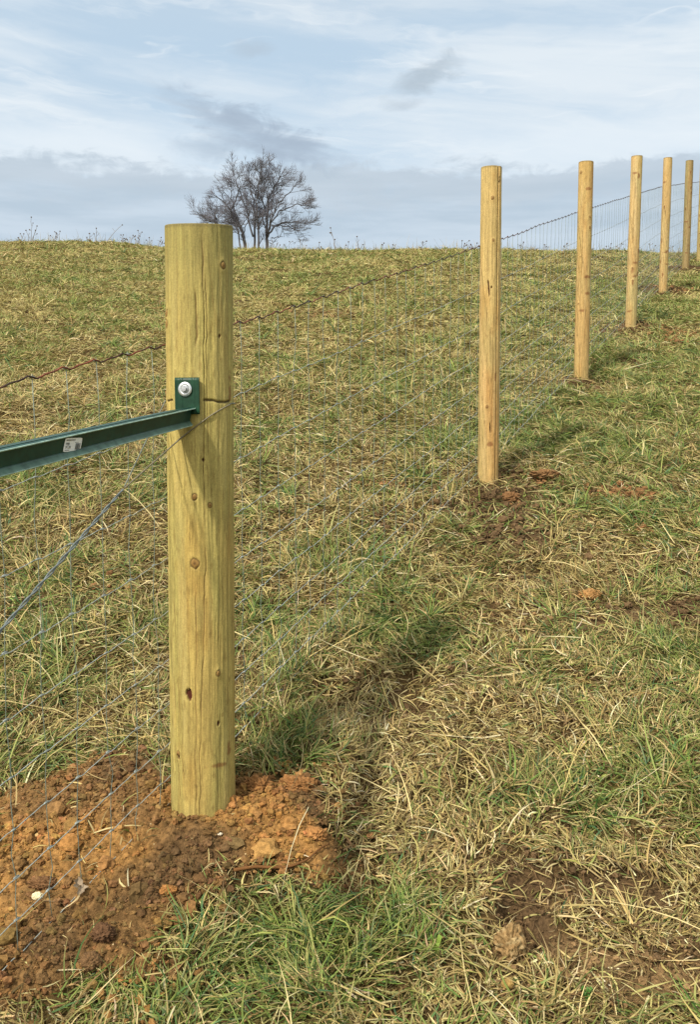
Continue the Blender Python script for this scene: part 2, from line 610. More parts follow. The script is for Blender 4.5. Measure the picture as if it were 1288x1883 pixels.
# ---- the soil mound round the near post
MOUND_PX = [(-260, 1470), (0, 1466), (120, 1415), (190, 1384), (270, 1388), (300, 1425), (330, 1445), (430, 1425), (520, 1422), (582, 1440),
            (612, 1500), (640, 1590), (600, 1620), (500, 1612), (430, 1630), (390, 1680), (300, 1725), (325, 1795), (270, 1835), (160, 1815), (60, 1845), (-260, 1900)]
MOUND = np.array([gxy(*p) for p in MOUND_PX])


def mound_sd(x, y):
    """signed distance to the mound's outline, positive inside"""
    x, y = np.asarray(x, float), np.asarray(y, float)
    d2 = np.full(x.shape, 1e9)
    inside = np.zeros(x.shape, bool)
    n = len(MOUND)
    for i in range(n):
        a, b = MOUND[i], MOUND[(i + 1) % n]
        ab = b - a
        t = np.clip(((x - a[0]) * ab[0] + (y - a[1]) * ab[1]) / (ab @ ab), 0, 1)
        d2 = np.minimum(d2, (x - a[0] - t * ab[0]) ** 2 + (y - a[1] - t * ab[1]) ** 2)
        cond = ((a[1] > y) != (b[1] > y)) & (x < ab[0] * (y - a[1]) / (ab[1] + 1e-12) + a[0])
        inside ^= cond
    return np.where(inside, 1, -1) * np.sqrt(d2)


P1 = POSTS[0][0]


def mound_h(x, y):
    sd = mound_sd(x, y) + (fbm(x * 14, y * 14, 61, 3) - 0.5) * 0.10
    up = 0.040 * (1 - np.exp(-np.maximum(sd, 0) / 0.07))
    up = up + 0.03 * np.exp(-((x - P1[0] - 0.17) ** 2 + (y - P1[1] + 0.06) ** 2) / 0.012)
    up = up + 0.022 * np.exp(-((x - P1[0] + 0.01) ** 2 / 0.012 + (y - P1[1] + 0.11) ** 2 / 0.004))
    lump = np.abs(fbm(x * 22, y * 22, 63, 4) - 0.5) * 0.05 + (fbm(x * 60, y * 60, 67, 3) - 0.5) * 0.016
    return H0(x, y) + np.where(sd > 0, up + lump * sstep(sd, 0, 0.05), 0.0) - 0.05 * sstep(-sd, -0.012, 0.05) - 0.004, sd


def surface(x, y):
    """top of whatever soil is at x, y"""
    h, sd = mound_h(x, y)
    return np.maximum(H1(x, y), h)


# ------------------------------------------------------------------ ground sheet
def axis(dense, step, lo, hi, grow):
    a = list(np.arange(dense[0], dense[1], step))
    s, v = step, a[-1]
    while v < hi:
        s *= grow
        v += s
        a.append(v)
    s, v, pre = step, a[0], []
    while v > lo:
        s *= grow
        v -= s
        pre.append(v)
    return np.array(pre[::-1] + a)


gx = axis((-1.1, 1.2), 0.012, -1500, 1500, 1.05)
gy = axis((1.2, 3.4), 0.012, -300, 2500, 1.03)
X, Y = np.meshgrid(gx, gy)
Z = H1(X, Y)
S, SC = soil_field(X, Y)
near = 1 - sstep(np.abs(Y), 25, 50)
Z = Z + (fbm(X * 30, Y * 30, 71, 3) - 0.5) * 0.02 * near - 0.012 * near
th = fbm(X * 6, Y * 6, 73, 4)
G = green_field(X, Y)
t_col = lin(74, 58, 34)[None, None] * (0.6 + 0.9 * th[..., None])
gmix = np.clip(G, 0, 1)[..., None] * 0.5
t_col = t_col * (1 - gmix) + lin(84, 80, 40) * gmix
far = np.maximum(sstep(Y, 15, 26), np.maximum(sstep(np.abs(X) - np.abs(Y) * 0.43, 1.6, 3.0), sstep(-Y, -0.3, 0.5)))[..., None]
t_col = t_col * (1 - far) + (lin(128, 118, 66) * (0.75 + 0.5 * th[..., None])) * far
g_col = t_col * (1 - S[..., None]) + SC * (0.75 + 0.5 * fbm(X * 25, Y * 25, 77, 3))[..., None] * S[..., None]
ny, nx = X.shape
ii = np.arange(ny - 1)[:, None] * nx + np.arange(nx - 1)[None, :]
quads = np.stack([ii, ii + 1, ii + nx + 1, ii + nx], axis=-1).reshape(-1, 4)
link("ground", mesh_np("ground", np.stack([X, Y, Z], -1).reshape(-1, 3), quads, cols=g_col.reshape(-1, 3)), M_GROUND, kind="structure")

# the mound as its own sheet of loose soil
mx, my = np.arange(-1.45, 0.12, 0.004), np.arange(MOUND[:, 1].min() - 0.1, MOUND[:, 1].max() + 0.1, 0.004)
X, Y = np.meshgrid(mx, my)
Z, SD = mound_h(X, Y)
patch = fbm(X * 5, Y * 5, 81, 4)
fine = fbm(X * 40, Y * 40, 83, 3)
m_dark, m_mid, m_or = lin(106, 82, 53), lin(122, 93, 57), lin(150, 112, 64)
o = sstep(patch + 0.25 * np.exp(-((X - P1[0] - 0.2) ** 2 + (Y - P1[1] + 0.08) ** 2) / 0.02), 0.48, 0.68)[..., None]
k = sstep(patch, 0.46, 0.30)[..., None]
mc = m_mid * (1 - o) + m_or * o
mc = mc * (1 - k) + m_dark * k
_bx, _by = gxy(215, 1415)
gb = np.exp(-((X - _bx) / 0.14) ** 2 - ((Y - _by) / 0.10) ** 2)[..., None]
mc = mc * (1 - gb * 0.8) + lin(112, 88, 60) * gb * 0.8
mc = mc * (0.7 + 0.6 * fine[..., None])


def soil_colour(x, y):
    p = fbm(x * 5, y * 5, 81, 4)
    o_ = sstep(p + 0.25 * np.exp(-((x - P1[0] - 0.2) ** 2 + (y - P1[1] + 0.08) ** 2) / 0.02), 0.48, 0.68)[..., None]
    k_ = sstep(p, 0.46, 0.30)[..., None]
    c = m_mid * (1 - o_) + m_or * o_
    return c * (1 - k_) + m_dark * k_


ny, nx = X.shape
ii = np.arange(ny - 1)[:, None] * nx + np.arange(nx - 1)[None, :]
quads = np.stack([ii, ii + 1, ii + nx + 1, ii + nx], axis=-1).reshape(-1, 4)
keep = (SD.ravel()[quads] > -0.06).any(axis=1)
link("soil_mound", mesh_np("soil_mound", np.stack([X, Y, Z], -1).reshape(-1, 3), quads[keep], cols=mc.reshape(-1, 3)), M_SOIL, kind="structure")

# loose crumbs and clods all over the mound and the bare patches (uncountable)
iv, it = icosphere(1)


def crumbs(name, cx, cy, size, cols, mat, sink=0.25):
    n = len(cx)
    big = rng.random(n) < 0.02
    size = np.where(big & (size < 0.012), size * rng.uniform(1.8, 3.2, n), size)
    z = surface(cx, cy)
    rot = rng.normal(size=(n, 3, 3))
    rot, _ = np.linalg.qr(rot)
    sq = rng.uniform(0.6, 1.15, (n, 1, 3))
    rough = 1 + rng.uniform(-0.36, 0.36, (n, len(iv), 1))
    v = np.einsum('nij,nkj->nki', rot, iv[None] * rough * sq) * size[:, None, None]
    v[..., 2] *= 0.8
    v += np.stack([cx, cy, z + size * (0.8 - 2 * sink)], -1)[:, None, :]
    t = it[None] + (np.arange(n) * len(iv))[:, None, None]
    c = np.repeat(cols[:, None, :], len(iv), axis=1)
    return link(name, mesh_np(name, v.reshape(-1, 3), None, t.reshape(-1, 3), c.reshape(-1, 3), smooth=False), mat, kind="stuff")


n = 30000
cx, cy = rng.uniform(-1.3, 0.08, n), rng.uniform(MOUND[:, 1].min(), MOUND[:, 1].max(), n)
sd = mound_sd(cx, cy) + (fbm(cx * 14, cy * 14, 61, 3) - 0.5) * 0.10
dens = sstep(fbm(cx * 6, cy * 6, 91, 3), 0.35, 0.6)
ok = ((sd > 0.0) & (rng.random(n) < 0.25 + 0.75 * dens)) | ((sd > -0.10) & (sd <= 0) & (rng.random(n) < 0.10))
cx, cy = cx[ok], cy[ok]
size = np.minimum(0.0018 / np.maximum(rng.random(len(cx)), 0.02) ** 0.55, 0.0115)
cols = soil_colour(cx, cy) * rng.uniform(0.6, 1.4, (len(cx), 1)) * (1 + rng.normal(0, 0.05, (len(cx), 3)))
pale = (rng.random(len(cx)) < 0.004) & (size < 0.004)
cols[pale] = lin(190, 170, 130)
# crumbs on the bare patches elsewhere
ex, ey, ec = [], [], []
for (a, b, rx, ry, st, kd) in _P:
    m_ = int(min(2200, 4200 * rx * ry * 4 * st)) + 20
    q = rng.normal(size=(m_, 2)) * 0.55
    ex.append(a + q[:, 0] * rx)
    ey.append(b + q[:, 1] * ry)
    ec.append(np.tile(SOIL_COL[kd], (m_, 1)) * rng.uniform(0.7, 1.3, (m_, 1)))
ex, ey, ec = np.concatenate(ex), np.concatenate(ey), np.concatenate(ec)
es = np.minimum(0.0014 / np.maximum(rng.random(len(ex)), 0.02) ** 0.5, 0.012) * np.clip(ey / 2.5, 1, 2.2)
crumbs("soil_crumbs", np.concatenate([cx, ex]), np.concatenate([cy, ey]), np.concatenate([size, es]), np.concatenate([cols, ec]), M_CLOD)

# ------------------------------------------------------------------ grass
STRAW = [lin(204, 188, 134), lin(184, 166, 108), lin(160, 142, 88), lin(116, 95, 60), lin(216, 204, 162)]
GREENS = [lin(100, 122, 54), lin(124, 138, 66), lin(78, 108, 54), lin(142, 148, 78), lin(76, 106, 68)]


def blades(name, x, y, L, wd, az, e0, bend, curl, col, tipc, nseg, lift=0.0):
    """ribbons that leave the ground at elevation e0 and bend over; returns the object"""
    n = len(x)
    t = np.linspace(0, 1, nseg + 1)
    px, py, hz = np.empty((n, nseg + 1)), np.empty((n, nseg + 1)), np.empty((n, nseg + 1))
    px[:, 0], py[:, 0], hz[:, 0] = x, y, lift
    ds = L / nseg
    dirs = np.empty((n, nseg + 1, 2))
    for k in range(nseg + 1):
        a = az + curl * t[k]
        dirs[:, k, 0], dirs[:, k, 1] = np.cos(a), np.sin(a)
        if k < nseg:
            e = e0 - bend * (t[k] + 0.5 / nseg)
            px[:, k + 1] = px[:, k] + np.cos(e) * np.cos(a) * ds
            py[:, k + 1] = py[:, k] + np.cos(e) * np.sin(a) * ds
            hz[:, k + 1] = hz[:, k] + np.sin(e) * ds
    hz = np.maximum(hz, lift * 0.3 + 0.001) - 0.004 * (1 - t)[None]
    # follow the slope from the root
    eps = 0.03
    z0 = surface(x, y)
    sx = (H0(x + eps, y) - H0(x - eps, y)) / (2 * eps)
    sy = (H0(x, y + eps) - H0(x, y - eps)) / (2 * eps)
    pz = z0[:, None] + sx[:, None] * (px - x[:, None]) + sy[:, None] * (py - y[:, None]) + hz
    prof = np.array([0.75, 1.0, 0.85, 0.5, 0.12]) if nseg == 4 else (np.array([0.8, 1.0, 0.7, 0.15]) if nseg == 3 else np.array([0.9, 0.9, 0.2]))
    roll = rng.uniform(-1.1, 1.1, (n, 1)) + np.linspace(0, 1, nseg + 1)[None] * rng.uniform(-0.8, 0.8, (n, 1))
    hw = 0.5 * wd[:, None] * prof[None]
    ox, oy, oz = -dirs[..., 1] * np.cos(roll) * hw, dirs[..., 0] * np.cos(roll) * hw, np.sin(roll) * hw
    v = np.empty((n, nseg + 1, 2, 3), dtype=np.float32)
    v[:, :, 0, 0], v[:, :, 0, 1], v[:, :, 0, 2] = px + ox, py + oy, pz + oz
    v[:, :, 1, 0], v[:, :, 1, 1], v[:, :, 1, 2] = px - ox, py - oy, pz - oz
    base = (np.arange(n) * (nseg + 1) * 2)[:, None]
    k = (np.arange(nseg) * 2)[None]
    q = np.stack([base + k, base + k + 1, base + k + 3, base + k + 2], -1).reshape(-1, 4)
    tt = (t ** 2)[None, :, None]
    c = col[:, None, :] * (1 - tt) + tipc[:, None, :] * tt
    c = np.repeat(c[:, :, None, :], 2, axis=2)
    me = mesh_np(name, v.reshape(-1, 3), q, cols=c.reshape(-1, 3).astype(np.float32))
    return link(name, me, M_GRASS, kind="stuff")


def pick(n, g):
    """colours of n blades where g is how green it is there"""
    isg = rng.random(n) < np.clip(g, 0.06, 0.92)
    gs, ss = np.array(GREENS), np.array(STRAW)
    c = np.where(isg[:, None], gs[rng.choice(5, n, p=[.3, .25, .2, .15, .1])], ss[rng.choice(5, n, p=[.16, .26, .28, .27, .03])])
    c = c * rng.uniform(0.62, 1.18, (n, 1)) * (1 + rng.normal(0, 0.05, (n, 3)))
    tip = np.where((isg & (rng.random(n) < 0.45))[:, None], ss[rng.choice(3, n)], c * rng.uniform(0.95, 1.15, (n, 1)))
    return c, tip, isg


def scatter(n, d0, d1, power, side=0.35):
    """points over the wedge the photo covers plus a margin, density falling as distance^-power"""
    u = rng.random(n)
    e = 2 - power
    d = (d0 ** e + u * (d1 ** e - d0 ** e)) ** (1 / e)
    hw = d * 0.392 + side + 0.04 * d
    x = rng.uniform(-1, 1, n) * hw
    return x, d


def beside(n, d0, d1, power):
    """points on the strips of pasture to either side of that wedge"""
    u = rng.random(n)
    e = 2 - power
    d = (d0 ** e + u * (d1 ** e - d0 ** e)) ** (1 / e)
    hw = np.where(d > 1.15, d * 0.432 + 0.33, 0.0)
    x = (hw + rng.random(n) * np.where(d > 1.15, 2.2, 2.8)) * np.where(rng.random(n) < 0.5, 1, -1)
    return x, d


def lawn(name, n, d0, d1, power, nseg, wscale, lscale=1.0, place=scatter):
    x, y = place(n, d0, d1, power)
    s, _ = soil_field(x, y)
    msd = mound_sd(x, y) if d0 < 3.5 else np.full(n, -1.0)
    msd = msd + (fbm(x * 14, y * 14, 61, 3) - 0.5) * 0.10
    keep_ = rng.random(n) > np.maximum(s * 0.93, sstep(msd, -0.05, 0.06) * 0.98)
    dp = np.hypot(x - P1[0], y - P1[1])
    keep_ &= dp > 0.085
    x, y = x[keep_], y[keep_]
    n = len(x)
    g = green_field(x, y)
    c, tip, isg = pick(n, g)
    fade = (0.42 * sstep(y, 4.5, 10.0))[:, None]              # the upper slope's sward is more even in colour
    sw = np.where(isg[:, None], lin(144, 150, 80), lin(184, 172, 106)[None])
    c, tip = c * (1 - fade) + sw * fade, tip * (1 - fade) + sw * fade
    flow = fbm(x * 2.2, y * 2.2, 101, 2) * 4 * math.pi + (fbm(x * 9, y * 9, 103, 2) - .5) * 8
    az = flow + rng.normal(0, 1.0, n)
    tuft = sstep(fbm(x * 5.5, y * 5.5, 107, 3), 0.45, 0.7)
    L = rng.gamma(4, 0.0108, n) * (0.75 + 0.6 * tuft) * lscale * 0.92 + 0.018
    e0 = np.clip(rng.normal(0.26, 0.28, n) + 0.34 * tuft + np.where(isg, 0.15, 0.0), -0.05, 1.4)
    bend = rng.uniform(0.2, 1.3, n) * np.where(isg, 0.9, 1.1)
    curl = rng.normal(0, 1.0, n)
    wd = rng.uniform(0.0021, 0.0049, n) * wscale(y)
    return blades(name, x, y, L, wd, az, e0, bend, curl, c, tip, nseg)


lawn("pasture_grass", 92000, 1.15, 3.3, 0.3, 4, lambda y: 1.0 + 0 * y)
lawn("pasture_grass", 185000, 3.3, 7.5, 1.1, 3, lambda y: (y / 3.0) ** 0.42)
lawn("pasture_grass", 340000, 7.5, 21.0, 1.25, 2, lambda y: (y / 3.0) ** 0.55, 1.05)

lawn("pasture_grass", 130000, 0.25, 7.5, 1.0, 3, lambda y: 1.35 + 0.1 * y, 1.15, beside)
lawn("pasture_grass", 70000, 7.5, 21.0, 1.25, 2, lambda y: (y / 3.0) ** 0.75, 1.2, beside)


def tufts(name, n_t, d0, d1, power, per, nseg, wscale):
    """sprays of longer blades leaning out of one crown"""
    tx, ty = scatter(n_t, d0, d1, power)
    g = green_field(tx, ty)
    s, _ = soil_field(tx, ty)
    msd = mound_sd(tx, ty)
    ok_ = (rng.random(n_t) < np.clip(g * 1.1, 0.12, 1)) & (s < 0.35) & (msd < -0.03)
    tx, ty = tx[ok_], ty[ok_]
    cnt = rng.integers(per // 2, per * 3 // 2, len(tx))
    idx = np.repeat(np.arange(len(tx)), cnt)
    n = len(idx)
    sz = rng.uniform(0.6, 1.35, len(tx))
    rad = rng.gamma(2, 0.009, n) * sz[idx]
    ang = rng.uniform(0, 2 * math.pi, n)
    x, y = tx[idx] + np.cos(ang) * rad, ty[idx] + np.sin(ang) * rad
    lean = rng.uniform(0, 2 * math.pi, len(tx))
    az = np.where(rng.random(n) < 0.65, ang + rng.normal(0, 0.45, n), lean[idx] + rng.normal(0, 0.5, n))
    gg = np.clip(green_field(tx, ty) + rng.normal(0.18, 0.25, len(tx)), 0.1, 0.9)
    c, tip, isg = pick(n, gg[idx])
    L = (rng.gamma(7, 0.0105, n) + 0.02) * sz[idx]
    e0 = np.clip(rng.normal(0.66, 0.3, n), 0.05, 1.4)
    bend = rng.uniform(0.4, 1.5, n)
    wd = rng.uniform(0.0026, 0.0054, n) * wscale(y)
    return blades(name, x, y, L, wd, az, e0, bend, rng.normal(0, 0.6, n), c, tip, nseg)


tufts("grass_tufts", 420, 1.15, 3.6, 0.3, 38, 4, lambda y: 1.0 + 0 * y)
tufts("grass_tufts", 1500, 3.6, 9.0, 0.9, 28, 3, lambda y: (y / 3.0) ** 0.55)
tufts("grass_tufts", 2800, 9.0, 21.0, 1.1, 20, 2, lambda y: (y / 3.0) ** 0.7)

# long pale straws lying loose on top
n = 1900
x, y = scatter(n, 1.15, 7.0, 0.7)
msd = mound_sd(x, y)
ok = (msd < -0.02) | (rng.random(n) < 0.10)
x, y = x[ok], y[ok]
n = len(x)
c = np.array(STRAW)[rng.choice(5, n, p=[.3, .27, .2, .15, .08])] * rng.uniform(0.8, 1.15, (n, 1))
blades("loose_straw", x, y, rng.gamma(5, 0.03, n) + 0.04, rng.uniform(0.002, 0.0042, n) * (y / 2.4) ** 0.4, rng.uniform(0, 6.28, n), rng.normal(0.12, 0.16, n),
       rng.uniform(0.1, 0.5, n), rng.normal(0, 0.5, n), c, c, 4, lift=0.018)

# ------------------------------------------------------------------ posts
def post(k, label, radius, base_tint, marks, cracks, rows, cols_, groove=None, seed=0, wob=0.02, top_tint=None):
    p, dep, pb = POSTS[k]
    # axis from the foot to the head, so that its slight lean is the photographed one
    head_z = p[2] + POST_H
    dep_t = p[1] * CP - (head_z - EYE) * SP
    head = np.array([(pb[3] - W_PX / 2) / F_PX * dep_t, p[1], head_z])
    foot = p.copy()
    low = foot - (head - foot) / POST_H * 0.25
    zz = np.concatenate([np.linspace(-0.25, 0, 12, endpoint=False), np.linspace(0, POST_H - 0.008, rows), POST_H - np.array([0.004, 0.0015, 0.0])])
    th = np.linspace(-math.pi, math.pi, cols_, endpoint=False)
    TH, ZZ = np.meshgrid(th, zz)
    U = TH * radius
    rr = radius * (1 + wob * (fbm(np.cos(TH) * 1.2 + 5, np.sin(TH) * 1.2 + ZZ * 1.1, seed + 1, 3) - 0.5) * 2)
    grain = fbm(U * 150, ZZ * 5 + fbm(U * 20, ZZ * 4, seed + 2, 2) * 2, seed + 3, 4)
    grain2 = fbm(U * 45, ZZ * 2.2, seed + 5, 3)
    blotch = fbm(U * 14, ZZ * 5.5, seed + 7, 4)
    fine = fbm(U * 320, ZZ * 60, seed + 9, 3)
    flecks = fbm(U * 130, ZZ * 34, seed + 10, 3)
    fibre = fbm(U * 240 + fbm(U * 25, ZZ * 6, seed + 14, 2) * 4, ZZ * 11, seed + 15, 3)
    broad = fbm(U * 10, ZZ * 1.5, seed + 16, 3)
    rr = rr + (grain - 0.5) * 0.0022 + (grain2 - 0.5) * 0.0025 + (flecks - 0.5) * 0.0007 + (fibre - 0.5) * 0.0022
    col = np.array(base_tint)[None, None] * (0.52 + 0.62 * grain[..., None] + 0.34 * blotch[..., None])
    brown = sstep(blotch + 0.3 * (grain2 - 0.5), 0.47, 0.72)[..., None] * 0.55
    col = col * (1 - brown) + np.array(base_tint) * np.array([0.86, 0.70, 0.55]) * brown
    bsel = sstep(broad, 0.38, 0.62)[..., None]
    col = col * (np.array([0.98, 1.01, 0.93]) * (1 - bsel) + np.array([1.03, 0.94, 0.85]) * bsel)
    col = col * (0.78 + 0.44 * fibre[..., None])
    pale = sstep(grain2, 0.55, 0.78)[..., None] * 0.5
    col = col * (1 - pale) + np.array(base_tint) * np.array([1.2, 1.2, 1.3]) * pale
    col = col * (0.80 + 0.40 * fine[..., None])
    fl = sstep(flecks, 0.66, 0.82)[..., None] * 0.5
    col = col * (1 - fl) + np.array(base_tint) * np.array([0.5, 0.42, 0.34]) * fl
    if top_tint is not None:
        f = sstep(ZZ, POST_H - 0.34, POST_H)[..., None] * 0.6
        col = col * (1 - f) + np.array(top_tint) * (0.75 + 0.5 * grain[..., None]) * f
    # growth streaks
    st = sstep(np.abs(fbm(U * 28 + 0.3 * np.sin(ZZ * 5), ZZ * 0.9, seed + 12, 2) - 0.5), 0.018, 0.004)[..., None] * (0.3 if k == 0 else 0.18)
    col = col * (1 - st) + np.array(base_tint) * np.array([0.55, 0.42, 0.30]) * st
    for mk in marks:
        kind, mu, mz, ms = mk[:4]
        du, dz = U - mu, ZZ - mz
        if kind == 'knot':
            q = np.sqrt(du ** 2 + (dz * (0.7 + 0.25 * ((mz * 37) % 1))) ** 2) / ms + (fbm(U * 110, ZZ * 70, seed + 29, 2) - 0.5) * 0.55
            ring = np.exp(-((q - 1) / 0.16) ** 2)[..., None]
            core = sstep(q, 1.0, 0.75)[..., None]
            halo = np.exp(-(q / 2.4) ** 2)[..., None] * 0.45
            col = col * (1 - halo) + np.array(base_tint) * np.array([1.12, 1.08, 1.0]) * halo
            col = col * (1 - core * 0.75) + lin(128, 90, 46) * core * 0.75
            col = col * (1 - ring * 0.85) + lin(70, 44, 22) * ring * 0.85
            pit = np.exp(-((du) ** 2 + dz ** 2) / (ms * 0.3) ** 2)[..., None]
            col = col * (1 - pit * 0.7) + lin(70, 40, 22) * pit * 0.7
            rr = rr + 0.0035 * np.exp(-(q / 1.8) ** 2) - 0.002 * np.exp(-((q - 1) / 0.2) ** 2)
        elif kind == 'hole':
            q = np.sqrt((du / ms) ** 2 + (dz / (ms * 1.7)) ** 2) + (fbm(U * 200, ZZ * 120, seed + 31, 2) - 0.5) * 0.8
            f = sstep(q, 1.05, 0.75)[..., None]
            col = col * (1 - f) + lin(78, 36, 22) * f
            rr = rr - 0.006 * f[..., 0]
        elif kind == 'slit':
            q = np.sqrt(((du - mk[5] * dz) / ms) ** 2 + (dz / mk[4]) ** 2) + (fbm(U * 150, ZZ * 60, seed + 33, 2) - 0.5) * 0.6
            f = sstep(q, 1.05, 0.6)[..., None]
            col = col * (1 - f) + lin(66, 34, 18) * f
            rr = rr - 0.007 * f[..., 0]
        elif kind == 'stain':
            q = np.sqrt((du / ms) ** 2 + (dz / mk[4]) ** 2) + (fbm(U * 60, ZZ * 60, seed + 35, 3) - 0.5) * 1.4
            f = sstep(q, 1.1, 0.4)[..., None] * 0.65
            col = col * (1 - f) + lin(112, 62, 34) * f
        elif kind == 'kerf':
            u0, u1 = mk[4], mk[5]
            wv = mz + 0.002 * np.sin(U * 70) + (fbm(U * 60, ZZ * 0 + 3.0, seed + 37, 2) - 0.5) * 0.007
            f = (np.exp(-((ZZ - wv) / ms) ** 2) * sstep(U, u0, u0 + 0.006) * sstep(U, u1, u1 - 0.004))[..., None]
            col = col * (1 - f * 0.92) + lin(48, 30, 16) * f * 0.92
            rr = rr - 0.004 * f[..., 0]
    for cr in cracks:
        wdt, dpt, pts = cr
        cu = np.interp(ZZ, [q[1] for q in pts], [q[0] for q in pts]) + (fbm(ZZ * 14, ZZ * 0 + 1.0, seed + 41, 4) - 0.5) * 0.012
        on = sstep(ZZ, pts[0][1] - 0.01, pts[0][1] + 0.03) * sstep(ZZ, pts[-1][1] + 0.01, pts[-1][1] - 0.03)
        wv = wdt * (0.45 + 1.1 * fbm(ZZ * 12, ZZ * 0 + 2.0, seed + 43, 2))
        f = np.exp(-((U - cu) / wv) ** 2) * on * sstep(fbm(ZZ * 7, ZZ * 0 + 6.0, seed + 45, 3), 0.18, 0.42)
        col = col * (1 - f[..., None] * 0.7) + lin(86, 58, 30) * f[..., None] * 0.7
        rr = rr - dpt * f
    if groove is not None:
        gu, gw, gd = groove
        gc = gu + 0.004 * (fbm(ZZ * 3, ZZ * 0, seed + 51, 2) - 0.5)
        f = np.exp(-((U - gc) / gw) ** 2)
        rr = rr - gd * f
        col = col * (1 - 0.35 * f[..., None]) + lin(120, 78, 40) * 0.35 * f[..., None]
    edge = np.ones(len(zz))
    edge[-3:] = (0.998, 0.993, 0.982)
    rr = rr * edge[:, None]
    # darker rim on the sawn head
    rim = sstep(ZZ, POST_H - 0.012, POST_H - 0.003)[..., None] * 0.55
    col = col * (1 - rim) + lin(84, 74, 44) * rim
    cut = 0.13 if k == 0 else 0.05
    lift_ = sstep(ZZ, POST_H - 0.06, POST_H) * (-np.cos(TH) * rr) * cut
    ax = foot[None, None, :] + (head - foot)[None, None, :] * (ZZ / POST_H)[..., None]
    v = ax + np.stack([rr * np.sin(TH), -rr * np.cos(TH), lift_], -1)
    nr, nc = TH.shape
    ii_ = np.arange(nr - 1)[:, None] * nc
    jj = np.arange(nc)[None, :]
    kk = (jj + 1) % nc
    q = np.stack([ii_ + jj, ii_ + kk, ii_ + nc + kk, ii_ + nc + jj], -1).reshape(-1, 4)
    # sawn end
    vv, cc2 = [v.reshape(-1, 3)], [col.reshape(-1, 3)]
    start = (nr - 1) * nc
    last, nvert, qq = np.arange(nc) + start, nr * nc, [q]
    for fr in (0.7, 0.4, 0.12):
        ring = head + (v[-1] - head) * fr
        ring[:, 2] += 0.0006 * rng.normal(size=nc)
        vv.append(ring)
        cc2.append(np.tile(np.array(base_tint) * (0.62 + 0.3 * (fr * 10 % 2 > 1)), (nc, 1)))
        new = np.arange(nc) + nvert
        qq.append(np.stack([last, np.roll(last, -1), np.roll(new, -1), new], -1))
        last, nvert = new, nvert + nc
    vv.append(head[None])
    cc2.append(np.array(base_tint)[None] * 0.6)
    tri = np.stack([last, np.roll(last, -1), np.full(nc, nvert)], -1)
    V = np.concatenate(vv) - foot
    o_ = link("fence_post", mesh_np("fence_post", V, np.concatenate(qq), tri, np.concatenate(cc2)), M_WOOD)
    o_.location = foot
    o_["label"], o_["category"] = label, "fence post"
    return o_, foot, head


def pu(k, px, r, py=None):
    """arc position on post k for a photo column"""
    pb = PHOTO_POSTS[k]
    t = 0.5 if py is None else (pb[1] - py) / (pb[1] - pb[2])
    c = pb[0] + (pb[3] - pb[0]) * t
    return math.asin(max(-0.98, min(0.98, (px - c) / (pb[4] / 2)))) * r


def pz(k, py):
    pb = PHOTO_POSTS[k]
    return (pb[1] - py) / (pb[1] - pb[2]) * POST_H


R = [pb[4] / F_PX * dep / 2 for (p, dep, pb) in POSTS]
r0 = R[0]
Kn = lambda k, px, py, s: ('knot', pu(k, px, R[k], py), pz(k, py), s)
post(0, "thick greenish wooden corner post bolted to a green metal rail, standing in loose soil", r0, lin(166, 150, 89), [
    Kn(0, 368, 892, 0.007), Kn(0, 368, 1010, 0.0105), Kn(0, 393, 907, 0.006), Kn(0, 407, 1212, 0.0055), Kn(0, 316, 590, 0.007), Kn(0, 316, 570, 0.006),
    Kn(0, 412, 490, 0.007), Kn(0, 337, 1362, 0.006), ('hole', pu(0, 358, r0, 1248), pz(0, 1248), 0.009), ('hole', pu(0, 408, r0, 1306), pz(0, 1306), 0.004),
    ('hole', pu(0, 337, r0, 1368), pz(0, 1368), 0.004), ('hole', pu(0, 383, r0, 827), pz(0, 827), 0.003), ('hole', pu(0, 408, r0, 611), pz(0, 611), 0.003),
    ('stain', pu(0, 412, r0, 1384), pz(0, 1384), 0.035, 0.007), ('stain', pu(0, 424, r0, 1362), pz(0, 1362), 0.012, 0.02), ('stain', pu(0, 423, r0, 700), pz(0, 700), 0.010, 0.04),
    ('kerf', 0, pz(0, 724), 0.0030, pu(0, 380, r0, 724), pu(0, 421, r0, 724) + 0.01), ('kerf', 0, pz(0, 723), 0.0022, pu(0, 313, r0, 724), pu(0, 328, r0, 724)),
], [
    (0.0011, 0.003, [(pu(0, 372, r0), 0.0), (pu(0, 376, r0), 0.25), (pu(0, 381, r0), 0.45), (pu(0, 386, r0), 0.65), (pu(0, 383, r0), 0.9), (pu(0, 386, r0), 1.1), (pu(0, 384, r0), 1.49)]),
    (0.0022, 0.004, [(pu(0, 373, r0), 1.18), (pu(0, 371, r0), 1.33)]),
    (0.0011, 0.002, [(pu(0, 391, r0), 0.92), (pu(0, 389, r0), 1.36)]),
    (0.0010, 0.002, [(pu(0, 366, r0), 0.02), (pu(0, 369, r0), 0.62)]),
    (0.0010, 0.002, [(pu(0, 345, r0), 0.1), (pu(0, 326, r0), 0.6), (pu(0, 320, r0), 0.95)]),
    (0.0010, 0.002, [(pu(0, 336, r0), 0.05), (pu(0, 322, r0), 0.5)]),
], 900, 300, seed=200, wob=0.012, top_tint=lin(122, 118, 68))

